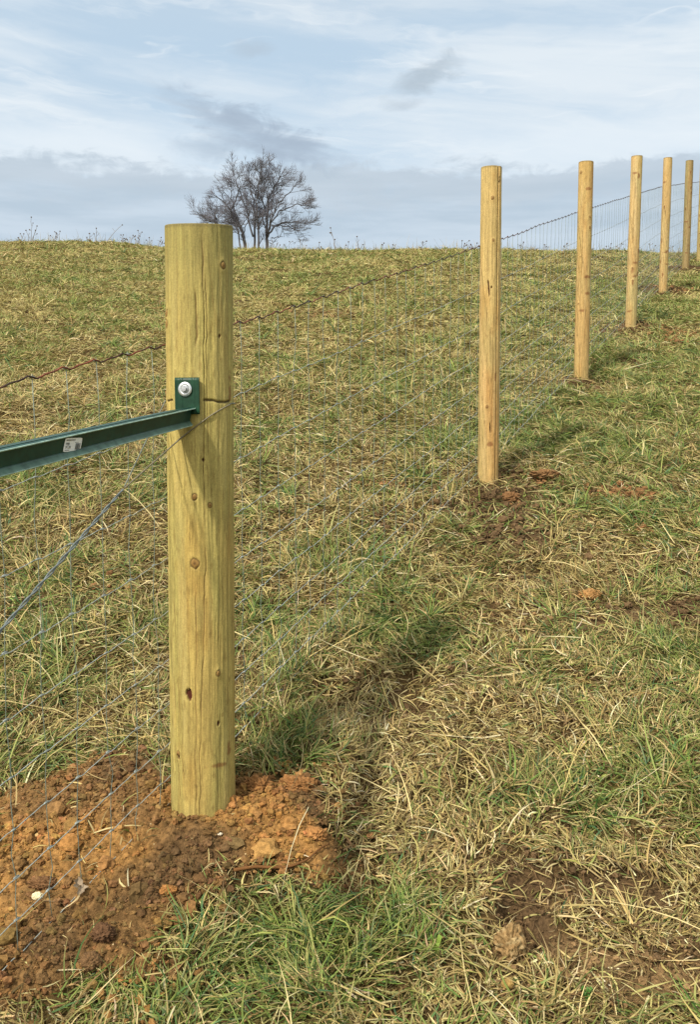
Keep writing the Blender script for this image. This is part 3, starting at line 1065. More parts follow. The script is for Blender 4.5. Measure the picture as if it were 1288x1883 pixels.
WOODS = [None, lin(182, 155, 102), lin(176, 151, 100), lin(180, 159, 110), lin(176, 153, 104), lin(144, 128, 88), lin(168, 146, 98)]
LABELS = [None, "second slender post with a ringed knot and a long groove down its side",
          "straight slender post right of the grooved one, its top well above the wire",
          "third slender post going uphill, first one past the middle of the far wire",
          "pale blotchy post low on the slope just before the last full post",
          "last full post on the hill, darker with two brown knots",
          "post cut off by the right edge of the photo at the hill crest"]
LABELS[3] = "post leaning a little right, third from the thick corner post along the wire"
LABELS[3] = "tallest reaching of the line posts, fourth one counted from the thick corner post"
LABELS[2] = "honey coloured line post, third one counted from the thick corner post"
LABELS[1] = "honey coloured line post with a ringed knot, dark scar and long groove"
LABELS[4] = "blotchy line post with pale flecks, fifth counted from the thick corner post"
LABELS[5] = "greyer line post with dark knots, sixth counted from the thick corner post"
LABELS[6] = "line post cut off by the photo's right edge, last one up the hill"
for k in range(1, 7):
    r = R[k]
    if k == 1:
        marks = [Kn(1, 903.5, 367, 0.0065), Kn(1, 905, 442, 0.005), Kn(1, 894, 745, 0.006), ('slit', pu(1, 897, r, 528), pz(1, 528), 0.0045, 0.045, -0.09),
                 ('hole', pu(1, 902, r, 530), pz(1, 527), 0.004), ('slit', pu(1, 899.5, r, 785), pz(1, 785), 0.003, 0.03, -0.05), ('slit', pu(1, 917, r, 335), pz(1, 335), 0.003, 0.02, 0.0),
                 ('stain', pu(1, 910, r, 690), pz(1, 690), 0.008, 0.025), ('stain', pu(1, 899, r, 815), pz(1, 815), 0.02, 0.012)]
        gr = (pu(1, 912, r), 0.0032, 0.009)
        rows, nc = 520, 160
    else:
        rr_ = np.random.default_rng(300 + k)
        marks = []
        for q in range(5):
            z_ = rr_.uniform(0.1, 1.42)
            u_ = rr_.uniform(-1.2, 1.2) * r
            marks.append(('knot', u_, z_, rr_.uniform(0.004, 0.007)))
            if k >= 3:
                marks.append(('stain', u_, z_ - 0.02, 0.012, 0.03))
        for q in range(4):
            marks.append(('stain', rr_.uniform(-1, 1) * r, rr_.uniform(0.1, 1.4), 0.03, 0.012))
        gr = None
        rows, nc = (340, 110) if k == 2 else (240, 72)
    post(k, LABELS[k], r, WOODS[k], marks, [(0.0012, 0.002, [(0.1 * r, 0.2), (0.25 * r, 0.8)]), (0.0010, 0.002, [(-0.5 * r, 0.7), (-0.35 * r, 1.4)])],
         rows, nc, groove=gr, seed=200 + 60 * k, wob=0.02 if k < 3 else 0.035)

# ------------------------------------------------------------------ woven wire fence on the far side of the posts
GAPS = np.array([0.203, 0.178, 0.152, 0.140, 0.127, 0.114, 0.102, 0.089, 0.076])
LEVEL = np.concatenate([[0], -np.cumsum(GAPS)])                    # ten line wires, from the top one down
d_f = POSTS[5][0][:2] - POSTS[0][0][:2]
d_f /= np.linalg.norm(d_f)
n_f = np.array([-d_f[1], d_f[0]])
TOPS = [1.200, 1.118, 1.150, 1.140, 1.165, 1.175, 1.19]
FP = []
for k in range(7):
    p = POSTS[k][0]
    xy = p[:2] + n_f * (R[k] + 0.004)
    FP.append(np.array([xy[0], xy[1], p[2] + TOPS[k]]))
start = FP[0] + np.array([-d_f[0], -d_f[1], -0.215]) * 1.55
end = FP[6] + np.array([d_f[0] * 1.5, d_f[1] * 1.5, 0.24])
KN = np.array([start] + FP + [end])
seg = np.concatenate([[0], np.cumsum(np.linalg.norm(np.diff(KN[:, :2], axis=0), axis=1))])
TOTAL = seg[-1]


def fence_pt(s):
    s = np.asarray(s, float)
    return np.stack([np.interp(s, seg, KN[:, k]) for k in range(3)], -1)


fence = thing("woven_wire_fence", tuple(FP[0] - np.array([0, 0, 1.2])), "woven wire field fence with a rusty top wire, running uphill behind the wooden posts", "wire fence")
STAY = 0.102
stays = np.arange(0.06, TOTAL, STAY)
stays = stays + np.random.default_rng(8).normal(0, 0.004, len(stays))
ss = np.arange(0, TOTAL, 0.0127)
rw = np.random.default_rng(77)


def crimp(s, amp, ph):
    f = ((s - ph) / STAY) % 1.0
    return amp * (np.exp(-((f - 0.36) / 0.13) ** 2) - np.exp(-((f - 0.64) / 0.13) ** 2))


for k, lv in enumerate(LEVEL):
    P = fence_pt(ss)
    wob = (fbm(ss * 2.3, ss * 0 + k * 3.1, 500 + k, 3) - 0.5) * 0.014
    P[:, 2] += lv + wob + crimp(ss, 0.0052 if k == 0 else 0.0022, 0.01)
    P[:, :2] += n_f[None] * ((fbm(ss * 3, ss * 0 + k, 520 + k, 2) - 0.5) * 0.01)[:, None]
    mb = Mesh()
    if k == 0:
        f = sstep(fbm(ss * 14, ss * 0 + 0.5, 530, 3), 0.42, 0.6)[:, None]
        away = sstep(ss, seg[1], seg[1] + 5)[:, None]
        c = lin(62, 46, 40) * (1 - f) + lin(128, 70, 50) * f
        c = c * (1 - away) + lin(92, 82, 80) * away
        mb.tube(P, 0.0020, 6, c)
        link("top_wire", mb.mesh("top_wire"), M_RUST, fence, label="rusty brown crimped top wire")
    else:
        mb.tube(P, 0.00112, 5, lin(150, 157, 150))
        link("line_wire", mb.mesh("line_wire"), M_WIRE, fence)


def stay_mesh(mb, s):
    b = fence_pt([s])[0]
    pts = []
    off = 0.0
    for k, lv in enumerate(LEVEL):
        o1 = rw.normal(0, 0.0035)
        wob = (fbm(np.array([s * 2.3]), np.array([k * 3.1]), 500 + k, 3)[0] - 0.5) * 0.014
        z = b[2] + lv + wob
        q = np.array([b[0] + d_f[0] * o1, b[1] + d_f[1] * o1, z]) + np.array([n_f[0], n_f[1], 0]) * 0.002
        if pts:
            mid = (pts[-1] + q) / 2
            j = rw.normal(0, 0.003, 2)
            pts.append(mid + np.array([d_f[0] * j[0] + n_f[0] * j[1], d_f[1] * j[0] + n_f[1] * j[1], 0]))
        pts.append(q)
        # wrapped knot where the stay crosses the line wire
        e = np.array([d_f[0], d_f[1], 0.1])
        mb.tube(np.array([q - e * 0.008, q - e * 0.004, q + e * 0.004, q + e * 0.008]), np.array([0.0012, 0.0025, 0.0025, 0.0012]), 6, lin(134, 140, 134))
    pts[0] = pts[0] + np.array([0, 0, 0.006])
    mb.tube(np.array(pts), 0.00100, 5, lin(114, 124, 112))


order = stays[(stays < seg[-2] + 0.3)]
for s in order[:100]:
    mb = Mesh()
    stay_mesh(mb, s)
    link("stay_wire", mb.mesh("stay_wire"), M_WIRE, fence)
rest = np.concatenate([order[100:], stays[stays >= seg[-2] + 0.3]])
if len(rest):
    mb = Mesh()
    for s in rest:
        stay_mesh(mb, s)
    link("stay_wires", mb.mesh("stay_wires"), M_WIRE, fence, kind="stuff")

# ------------------------------------------------------------------ green channel rail bolted to the corner post
def at(px, py, depth):
    u = (px - W_PX / 2) / F_PX
    v = (H_PX / 2 - py) / F_PX
    return np.array([u * depth, (CP + v * SP) * depth, EYE + (-SP + v * CP) * depth])


A_ = at(309, 774, 2.10)
B_ = at(0, 847, 1.46)
ax = (B_ - A_) / np.linalg.norm(B_ - A_)
back = A_ - ax * 0.172                            # where the channel meets its tab
far_end = B_ + ax * 0.22
up = np.array([0, 0, 1.0]) - ax * ax[2]
up /= np.linalg.norm(up)
side_v = np.cross(ax, up)                         # candidates for "towards the viewer's right"
if side_v[0] < 0:
    side_v = -side_v
# roll a little so that the lower lip shows its inner face
rl = math.radians(14)
up2 = up * math.cos(rl) + side_v * math.sin(rl)
sd2 = side_v * math.cos(rl) - up * math.sin(rl)
rail = thing("brace_rail", tuple(back), "dark green metal channel rail bolted to the thick post, with a white price sticker", "rail")
WH, FL, TK = 0.0440, 0.011, 0.0022                 # web height, lip depth, sheet thickness
prof = [(-WH / 2, FL), (-WH / 2 + 0.0060, 0.002), (-WH / 2 + 0.0090, 0.0), (WH / 2 - 0.0035, 0.0), (WH / 2, 0.004), (WH / 2, FL)]
inner = [(-WH / 2 + TK, FL + 0.001), (-WH / 2 + 0.0078, 0.0042), (-WH / 2 + 0.0104, TK), (WH / 2 - 0.0048, TK), (WH / 2 - TK, 0.0048), (WH / 2 - TK, FL)]
loop = prof + inner[::-1]
mb = Mesh()
L_all = np.linalg.norm(far_end - back)
stations = [(0.0, 0.80, 0.35), (0.012, 0.92, 0.6), (0.03, 0.98, 0.85), (0.05, 1.0, 1.0)] + [(t, 1.0, 1.0) for t in np.linspace(0.09, L_all, 24)]
V = []
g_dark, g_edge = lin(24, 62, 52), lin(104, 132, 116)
for (t, hs, fs) in stations:
    c0 = back + ax * t
    drop = 0.010 * max(0, 1 - t / 0.05) ** 2
    for (a, b) in loop:
        V.append(c0 + up2 * (a * hs + (drop if a < 0 else 0)) + sd2 * (b * fs))
V = np.array(V)
m_ = len(loop)
ns = len(stations)
i = np.arange(ns - 1)[:, None] * m_
j = np.arange(m_)[None, :]
kk = (j + 1) % m_
q = np.stack([i + j, i + kk, i + m_ + kk, i + m_ + j], -1).reshape(-1, 4)
capq = []
for base in (0, (ns - 1) * m_):
    for a in range(5):
        capq.append([base + a, base + a + 1, base + m_ - 2 - a, base + m_ - 1 - a])
lip_lit = np.tile(g_dark, (len(V), 1)).reshape(ns, m_, 3)
lip_lit[:, [0, m_ - 1]] = g_edge                      # paler tint paints in the light caught by the flared lower lip
lip_lit[:, m_ - 2] = g_dark * 0.4 + g_edge * 0.6
mb.add(V, np.concatenate([q, np.array(capq)]), None, lip_lit.reshape(-1, 3))
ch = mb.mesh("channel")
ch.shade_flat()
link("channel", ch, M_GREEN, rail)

# the channel's upper flange, running away from the viewer behind the web
BF = 0.052
mb = Mesh()
fv = []
for (t, hs, fs) in stations:
    c0 = back + ax * t
    top = WH / 2 * hs - 0.0005
    for (a, b) in ((top, -0.0005), (top - 0.0014, -BF * max(0.5, fs)), (top - 0.0145, -BF * max(0.5, fs) - 0.0012), (top - 0.0145, -BF * max(0.5, fs) + 0.001), (top - 0.0036, -BF * max(0.5, fs) + 0.0014), (top - 0.0022, -0.0005)):
        fv.append(c0 + up2 * (WH / 2 * hs) + up * (a - WH / 2 * hs) + (side_v + up * 0.10) * b)
m6 = 6
i = np.arange(ns - 1)[:, None] * m6
j = np.arange(m6)[None, :]
kk = (j + 1) % m6
q = np.stack([i + j, i + kk, i + m6 + kk, i + m6 + j], -1).reshape(-1, 4)
capq = []
for base in (0, (ns - 1) * m6):
    capq += [[base, base + 1, base + 4, base + 5], [base + 1, base + 2, base + 3, base + 4]]
mb.add(np.array(fv), np.concatenate([q, np.array(capq)]), None, g_dark)
bf = mb.mesh("upper_flange")
bf.shade_flat()
link("upper_flange", bf, M_GREEN, rail)

# edges of the lips, coloured pale to paint in the light along them
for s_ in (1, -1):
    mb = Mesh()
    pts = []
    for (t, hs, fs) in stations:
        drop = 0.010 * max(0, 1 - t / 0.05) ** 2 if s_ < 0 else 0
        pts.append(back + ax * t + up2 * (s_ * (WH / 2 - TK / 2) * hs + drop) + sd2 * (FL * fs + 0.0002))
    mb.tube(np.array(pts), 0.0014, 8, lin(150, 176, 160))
    link("rolled_lip", mb.mesh("rolled_lip"), M_GREEN, rail)

# tab flattened against the post
th_t = math.asin((357 - 368.5) / 58.0)
nrm = np.array([math.sin(th_t), -math.cos(th_t), 0])
tan = np.array([math.cos(th_t), math.sin(th_t), 0])
leanx = (PHOTO_POSTS[0][3] - PHOTO_POSTS[0][0]) / (PHOTO_POSTS[0][1] - PHOTO_POSTS[0][2])
zt, zb = at(347, 696, 2.27)[2], at(347, 762, 2.27)[2]
tz = (zt + zb) / 2
frac = (tz - P1[2]) / POST_H
p_t = solve_post(*[PHOTO_POSTS[0][q] for q in (0, 1, 2)])[0]
head0 = np.array([(366 - W_PX / 2) / F_PX * (P1[1] * CP - (P1[2] + POST_H - EYE) * SP), P1[1], P1[2] + POST_H])
cen = P1 + (head0 - P1) * frac
tc_ = cen + nrm * (r0 + 0.003)
HW_T, HH = 0.0310, (zt - zb) / 2
mb = Mesh()
us = np.linspace(-HW_T, HW_T, 21)
vs = np.linspace(-HH, HH, 12)
front, backf = [], []
for v_ in vs:
    for u_ in us:
        ridge = 0.0022 * (math.exp(-((u_ + 0.0155) / 0.0022) ** 2) + math.exp(-((u_ - 0.0155) / 0.0022) ** 2))
        rim_ = 0.003 * (abs(u_) / HW_T) ** 6
        pz_ = 0.0016 + ridge + rim_
        front.append(tc_ + tan * u_ + np.array([0, 0, v_]) + nrm * pz_)
        backf.append(tc_ + tan * u_ + np.array([0, 0, v_]) + nrm * (pz_ - 0.0026))
nu, nv = len(us), len(vs)
q = []
for b in range(nv - 1):
    for a in range(nu - 1):
        i0 = b * nu + a
        q.append([i0, i0 + 1, i0 + nu + 1, i0 + nu])
        o_ = nu * nv
        q.append([o_ + i0, o_ + i0 + nu, o_ + i0 + nu + 1, o_ + i0 + 1])
o_ = nu * nv
for a in range(nu - 1):
    q.append([a, o_ + a, o_ + a + 1, a + 1])
    b0 = (nv - 1) * nu + a
    q.append([b0, b0 + 1, o_ + b0 + 1, o_ + b0])
for b in range(nv - 1):
    i0, i1 = b * nu, (b + 1) * nu
    q.append([i0, i1, o_ + i1, o_ + i0])
    i0, i1 = i0 + nu - 1, i1 + nu - 1
    q.append([i0, o_ + i0, o_ + i1, i1])
mb.add(np.array(front + backf), q, None, lin(28, 60, 43))
link("mounting_tab", mb.mesh("mounting_tab"), M_GREEN, rail)

# washer and hex bolt through the tab
bc = tc_ + tan * -0.0050 + np.array([0, 0, at(347, 717, 2.27)[2] - tz]) + nrm * 0.0030


def lathe(mb, centre, profile, n_=40, c=(0.6, 0.62, 0.64), phase=0.0):
    th = np.arange(n_) * 2 * math.pi / n_ + phase
    v = []
    for (r_, h_) in profile:
        for t in th:
            v.append(centre + nrm * h_ + tan * (r_ * math.cos(t)) + np.array([0, 0, 1.0]) * (r_ * math.sin(t)))
    q = []
    for a in range(len(profile) - 1):
        for b in range(n_):
            q.append([a * n_ + b, a * n_ + (b + 1) % n_, (a + 1) * n_ + (b + 1) % n_, (a + 1) * n_ + b])
    mb.add(np.array(v), q, None, c)


mb = Mesh()
lathe(mb, bc, [(0.0172, 0.0), (0.0176, 0.0012), (0.0170, 0.0026), (0.0088, 0.0030), (0.0078, 0.0012)], 44, lin(196, 200, 202))
link("washer", mb.mesh("washer"), M_ZINC, rail)
mb = Mesh()
lathe(mb, bc, [(0.0090, 0.0022), (0.0092, 0.0040), (0.0086, 0.0042), (0.0001, 0.0043)], 32, lin(176, 180, 182))
lathe(mb, bc, [(0.0068, 0.0040), (0.0068, 0.0095), (0.0060, 0.0108), (0.0001, 0.0110)], 6, lin(184, 186, 188), 0.35)
bm_ = mb.mesh("hex_bolt")
bm_.shade_flat()
link("hex_bolt", bm_, M_ZINC, rail)

# price sticker on the web, slightly crooked: paper, grey heading, two bold lines, bar code
wp = at(116, 815, 1.68)
t_s = float((wp - back) @ ax)
sc0 = back + ax * t_s + sd2 * (TK + 0.0006) + up2 * -0.001
e1 = -ax * math.cos(-0.10) + up2 * math.sin(-0.10)
e2 = up2 * math.cos(-0.10) + ax * math.sin(-0.10)
SW, SH = 0.066, 0.0255
mb = Mesh()
us, vs = np.linspace(-SW / 2, SW / 2, 9), np.linspace(-SH / 2, SH / 2, 5)
vv = []
for v_ in vs:
    for u_ in us:
        cr = 0.0010 if abs(abs(u_) - SW / 2) < 1e-9 and abs(abs(v_) - SH / 2) < 1e-9 else 0
        vv.append(sc0 + e1 * (u_ - math.copysign(cr, u_)) + e2 * (v_ - math.copysign(cr, v_)) + sd2 * (0.0004 * (math.sin(u_ * 160) * 0.5 + 0.5)))
nu, nv = 9, 5
q = [[b * nu + a, b * nu + a + 1, (b + 1) * nu + a + 1, (b + 1) * nu + a] for b in range(nv - 1) for a in range(nu - 1)]
mb.add(np.array(vv), q, None, lin(244, 245, 246))
stk = link("price_sticker", mb.mesh("price_sticker"), M_PAPER, rail)
mb = Mesh()


def mark(u0, u1, v0, v1, c):
    z = sd2 * 0.0007
    mb.add(np.array([sc0 + e1 * u0 + e2 * v0 + z, sc0 + e1 * u1 + e2 * v0 + z, sc0 + e1 * u1 + e2 * v1 + z, sc0 + e1 * u0 + e2 * v1 + z]), [[0, 1, 2, 3]], None, c)


rs = np.random.default_rng(4)
u_ = 0.007
while u_ < 0.0195:                                              # bar code
    w_ = rs.choice([0.0005, 0.0008, 0.0012])
    mark(u_ * 1.4, (u_ + w_) * 1.4, -0.0095, 0.0025, lin(70, 74, 80))
    u_ += w_ + rs.choice([0.0005, 0.0009])
u_ = -0.0195
while u_ < 0.003:                                               # grey heading, too small to read
    w_ = rs.uniform(0.0009, 0.0018)
    mark(u_ * 1.4, (u_ + w_) * 1.4, 0.0078, 0.0100, lin(140, 138, 136))
    u_ += w_ + 0.0005
mark(0.006, 0.0195, 0.0038, 0.0046, lin(130, 136, 134))
u_ = -0.0195
while u_ < -0.008:
    w_ = rs.uniform(0.0008, 0.0014)
    mark(u_ * 1.4, (u_ + w_) * 1.4, -0.0105, -0.0090, lin(120, 120, 120))
    u_ += w_ + 0.0006
link("print", mb.mesh("print"), M_PAPER, stk)
for txt, v0, hgt in (("P08", -0.0005, 0.0052), ("91.28", -0.0065, 0.0052)):
    cu = bpy.data.curves.new("lettering", 'FONT')
    cu.body = txt
    cu.size = hgt * 1.35
    tmp = bpy.data.objects.new("lettering", cu)
    C.objects.link(tmp)
    bpy.context.view_layer.update()
    me = bpy.data.meshes.new_from_object(tmp.evaluated_get(bpy.context.evaluated_depsgraph_get()))
    bpy.data.objects.remove(tmp)
    co = np.empty(len(me.vertices) * 3)
    me.vertices.foreach_get("co", co)
    co = co.reshape(-1, 3)
    co = sc0 + e1 * (co[:, :1] * 1.3 - 0.0273) + e2 * (co[:, 1:2] + v0) + sd2 * 0.0008
    me.vertices.foreach_set("co", co.astype(np.float32).ravel())
    at_ = me.attributes.new("tint", 'FLOAT_COLOR', 'POINT')
    at_.data.foreach_set("color", np.tile(np.array([*lin(52, 54, 60), 1.0], dtype=np.float32), len(co)))
    me.materials.clear()
    me.update()
    link("lettering", me, M_PAPER, stk)

# ------------------------------------------------------------------ twisted brace wire, looped round the corner post and running down to the left
d_join = 2.02
J = at(226, 900, d_join)
E_ = at(0, 1160, 1.62)
far_w = J + (E_ - J) * 2.1
cxy = cen[:2]


def on_post(px, py, extra=0.003):
    th_ = math.asin(max(-0.999, min(0.999, (px - 369.5) / 58.0)))
    zz_ = at(px, py, 2.30)[2]
    c_ = P1 + (head0 - P1) * ((zz_ - P1[2]) / POST_H)
    return np.array([c_[0] + (r0 + extra) * math.sin(th_), c_[1] - (r0 + extra) * math.cos(th_), zz_]), th_


bw = thing("brace_wire", tuple(J), "doubled steel brace wire twisted together, wrapped round the thick post and slanting down left", "wire")
# front strand: leaves the post's right flank, lies across its face and goes to the join
fr = []
q_r, th_r = on_post(425, 742)
for px, py in ((425, 742), (420, 746), (410, 753), (395, 764), (378, 778), (360, 793), (345, 805)):
    fr.append(on_post(px, py)[0])
fr = fr + [fr[-1] + (J - fr[-1]) * t for t in (0.35, 0.7, 0.97)]
mb = Mesh()
fr_s = np.array(fr)
mb.tube(fr_s, 0.0018, 6, lin(122, 114, 92))
link("wire_strand", mb.mesh("wire_strand"), M_WIRE, bw)
# rear strand: round the back of the post
re = []
for t in np.linspace(0, 1, 18):
    a = th_r + (2 * math.pi - th_r - math.radians(78)) * t
    z_ = q_r[2] + (at(303, 737, 2.33)[2] - q_r[2]) * t
    c_ = P1 + (head0 - P1) * ((z_ - P1[2]) / POST_H)
    re.append(np.array([c_[0] + (r0 + 0.003) * math.sin(a), c_[1] - (r0 + 0.003) * math.cos(a), z_]))
re = re + [re[-1] + (J - re[-1]) * t for t in (0.35, 0.7, 0.97)]
mb = Mesh()
mb.tube(np.array(re), 0.0017, 6, lin(112, 118, 108))
link("wire_strand", mb.mesh("wire_strand"), M_WIRE, bw)
# the two strands twisted together
tl = np.linspace(0, 1, 160)
dirw = (far_w - J) / np.linalg.norm(far_w - J)
a1 = np.cross(dirw, [0, 0, 1.0])
a1 /= np.linalg.norm(a1)
a2 = np.cross(dirw, a1)
for ph in (0, math.pi):
    ang = tl * 2 * math.pi * 11 + ph
    rad = 0.0023 * np.clip(tl * 20, 0.6, 1)
    pts = J + (far_w - J) * tl[:, None] + a1 * (np.cos(ang) * rad)[:, None] + a2 * (np.sin(ang) * rad)[:, None]
    mb = Mesh()
    mb.tube(pts, 0.0018, 6, lin(110, 118, 116))
    link("twisted_wire", mb.mesh("twisted_wire"), M_WIRE, bw)

# ------------------------------------------------------------------ bare tree behind the crest
TD = 42.0
tb = at(468, 452, TD)
t_z = float(H0(tb[0], tb[1]))
PXM = TD / F_PX


def tp(px, py, off):
    q = at(px, py, TD)
    return np.array([q[0] - tb[0], off, q[2] - t_z])


tree = thing("bare_tree", (tb[0], tb[1], t_z), "leafless many-stemmed tree standing alone behind the hill crest", "tree")
rt = np.random.default_rng(42)
trunk_m, branch_m, twig_m = Mesh(), Mesh(), Mesh()
BARK, TWIG = lin(86, 84, 88), lin(112, 111, 120)


def grow(p, d, length, rad, level):
    nseg = 5 if level < 3 else 4
    pts, dd = [p], d.copy()
    for k in range(nseg):
        dd = dd + rt.normal(0, 0.085, 3) + np.array([0, 0, 0.05])
        dd /= np.linalg.norm(dd)
        pts.append(pts[-1] + dd * length / nseg)
    pts = np.array(pts)
    m = twig_m if level >= 3 else branch_m
    m.tube(pts, np.linspace(rad, rad * 0.45, len(pts)), 4 if level >= 3 else 5, TWIG if level >= 3 else BARK, caps=False)
    if level >= 4:
        return
    nchild = {1: 6, 2: 7, 3: 5}[level]
    for k in range(nchild):
        t = rt.uniform(0.18, 0.98)
        f = t * nseg
        i_ = min(int(f), nseg - 1)
        q = pts[i_] + (pts[i_ + 1] - pts[i_]) * (f - i_)
        ld = pts[i_ + 1] - pts[i_]
        ld /= np.linalg.norm(ld)
        a = rt.normal(size=3)
        a -= ld * (a @ ld)
        a /= np.linalg.norm(a)
        an = rt.uniform(0.4, 1.0)
        nd = ld * math.cos(an) + a * math.sin(an)
        nd[1] *= 0.8
        if nd[2] < -0.1:
            nd[2] *= 0.2
        grow(q, nd / np.linalg.norm(nd), length * rt.uniform(0.5, 0.85) * (1.05 - 0.35 * t), max(rad * (1 - 0.5 * t) * 0.55, 0.0052), level + 1)


STEMS = [
    ([(455, 452), (448, 432), (438, 408), (426, 388), (410, 372), (394, 360)], 0.13, 0.1),
    ([(449, 452), (440, 428), (430, 404), (424, 390)], 0.07, -0.5),
    ([(438, 408), (430, 380), (424, 352), (416, 334)], 0.06, 0.5),
    ([(463, 452), (468, 422), (469, 390), (464, 360), (456, 334), (458, 318)], 0.09, 0.5),
    ([(466, 436), (458, 404), (448, 372), (440, 346), (434, 330)], 0.07, -0.3),
    ([(472, 452), (476, 418), (475, 382), (477, 350), (484, 318)], 0.085, -0.4),
    ([(489, 455), (491, 428), (490, 396), (497, 362), (509, 336), (517, 324)], 0.12, 0.2),
    ([(490, 435), (499, 408), (512, 384), (530, 362), (550, 348)], 0.085, -0.6),
    ([(492, 436), (503, 417), (522, 406), (550, 406), (576, 411)], 0.08, 0.4),
    ([(492, 430), (506, 402), (526, 386), (550, 380), (566, 376)], 0.065, -0.3),
    ([(500, 415), (520, 414), (542, 418), (556, 426)], 0.05, 0.6),
    ([(476, 400), (488, 378), (506, 354), (516, 344)], 0.055, 0.8),
    ([(440, 452), (420, 427), (400, 415), (393, 400), (388, 386)], 0.055, 0.3),
    ([(400, 415), (386, 404), (372, 399), (366, 398)], 0.04, -0.2),
    ([(436, 404), (424, 400), (406, 404), (390, 398), (372, 408)], 0.04, 0.8),
    ([(426, 388), (440, 362), (447, 344), (442, 330)], 0.055, -0.5),
    ([(448, 432), (460, 408), (464, 390)], 0.04, -0.9),
    ([(500, 440), (515, 434), (519, 422)], 0.035, 0.1),
    ([(470, 362), (480, 338), (496, 318)], 0.045, -0.3),
    ([(490, 396), (482, 366), (494, 338), (500, 322)], 0.05, 0.3),
]
for pts, rad, off in STEMS:
    P = np.array([tp(px, py, off * (0.15 + 0.85 * i_ / (len(pts) - 1))) for i_, (px, py) in enumerate(pts)])
    if pts[0][1] >= 450:
        P[0][2] = -0.2
    # resample with a little wander
    tt = np.linspace(0, 1, 14)
    src = np.linspace(0, 1, len(P))
    Q = np.stack([np.interp(tt, src, P[:, c]) for c in range(3)], -1)
    Q[1:-1] += rt.normal(0, 0.03, (12, 3))
    rads = rad * 0.62 * (1 - 0.80 * tt)
    trunk_m.tube(Q, rads, 7, BARK)
    nb = max(4, int(np.linalg.norm(P[-1] - P[0]) * 5.0))
    for k in range(nb):
        t = rt.uniform(0.22, 1.0)
        i_ = min(int(t * 13), 12)
        ld = Q[i_ + 1] - Q[i_]
        ld /= np.linalg.norm(ld)
        a = rt.normal(size=3)
        a -= ld * (a @ ld)
        a /= np.linalg.norm(a)
        an = rt.uniform(0.35, 1.05)
        nd = ld * math.cos(an) + a * math.sin(an)
        grow(Q[i_], nd / np.linalg.norm(nd), rt.uniform(0.4, 0.85), rads[i_] * 0.36 + 0.004, 2)
    ld = Q[-1] - Q[-3]
    for k in range(3):
        nd = ld / np.linalg.norm(ld) + rt.normal(0, 0.35, 3)
        grow(Q[-1], nd / np.linalg.norm(nd), rt.uniform(0.25, 0.45), rads[-1] * 0.8, 3)
link("trunk", trunk_m.mesh("trunk"), M_BARK, tree).matrix_parent_inverse = Matrix.Identity(4)
link("branches", branch_m.mesh("branches"), M_BARK, tree, kind="stuff").matrix_parent_inverse = Matrix.Identity(4)
link("twigs", twig_m.mesh("twigs"), M_BARK, tree, kind="stuff").matrix_parent_inverse = Matrix.Identity(4)

# ------------------------------------------------------------------ dry weeds along the crest
def crest_point(px):
    """where the photo column meets the skyline"""
    az, _ = az_el(px, 450)
    d = np.linspace(9, 30, 240)
    x, y = np.sin(az) * d, np.cos(az) * d
    e = np.arctan2(H0(x, y) - EYE, d)
    i_ = int(np.argmax(e))
    return np.array([x[i_], y[i_], H0(x[i_], y[i_])]), d[i_]


def weed(px, tops, label, group=None, heads=True):
    """one dead plant: a few thin stems, each given as the photo height in pixels and a sideways lean"""
    p, d = crest_point(px)
    wd_ = thing("dry_weed", tuple(p), label, "weed", group)
    stems_m, heads_l = Mesh(), []
    k_ = d / F_PX
    c = lin(132, 124, 116)
    for (hgt, lean) in tops:
        h_ = hgt * k_ * 0.76 + 0.05
        tt = np.linspace(0, 1, 7)
        oy = rw.normal(0, 0.06)
        pts = np.stack([p[0] + lean * k_ * tt ** 1.3 + rw.normal(0, 0.006, 7), p[1] + oy * tt, p[2] - 0.05 + h_ * tt], -1)
        stems_m.tube(pts, np.linspace(0.0050, 0.0028, 7), 4, c, caps=False)
        for s_ in range(rw.integers(0, 4)):
            t = rw.uniform(0.5, 0.95)
            q = pts[int(t * 6)]
            e = q + np.array([rw.choice([-1, 1]) * rw.uniform(0.02, 0.07), rw.normal(0, 0.03), rw.uniform(0.02, 0.08)])
            stems_m.tube(np.array([q, (q + e) / 2 + rw.normal(0, 0.004, 3), e]), 0.003, 4, c, caps=False)
            if heads and rw.random() < 0.6:
                heads_l.append(iv * rw.uniform(0.008, 0.014) + e)
        if heads:
            heads_l.append(iv * np.array([0.014, 0.014, 0.012]) + pts[-1])
    link("stem", stems_m.mesh("stem"), M_DRY, wd_)
    for hv in heads_l:
        link("seed_head", mesh_np("seed_head", hv, None, it, cols=np.tile(lin(104, 92, 84), (len(hv), 1))), M_DRY, wd_)
    return wd_


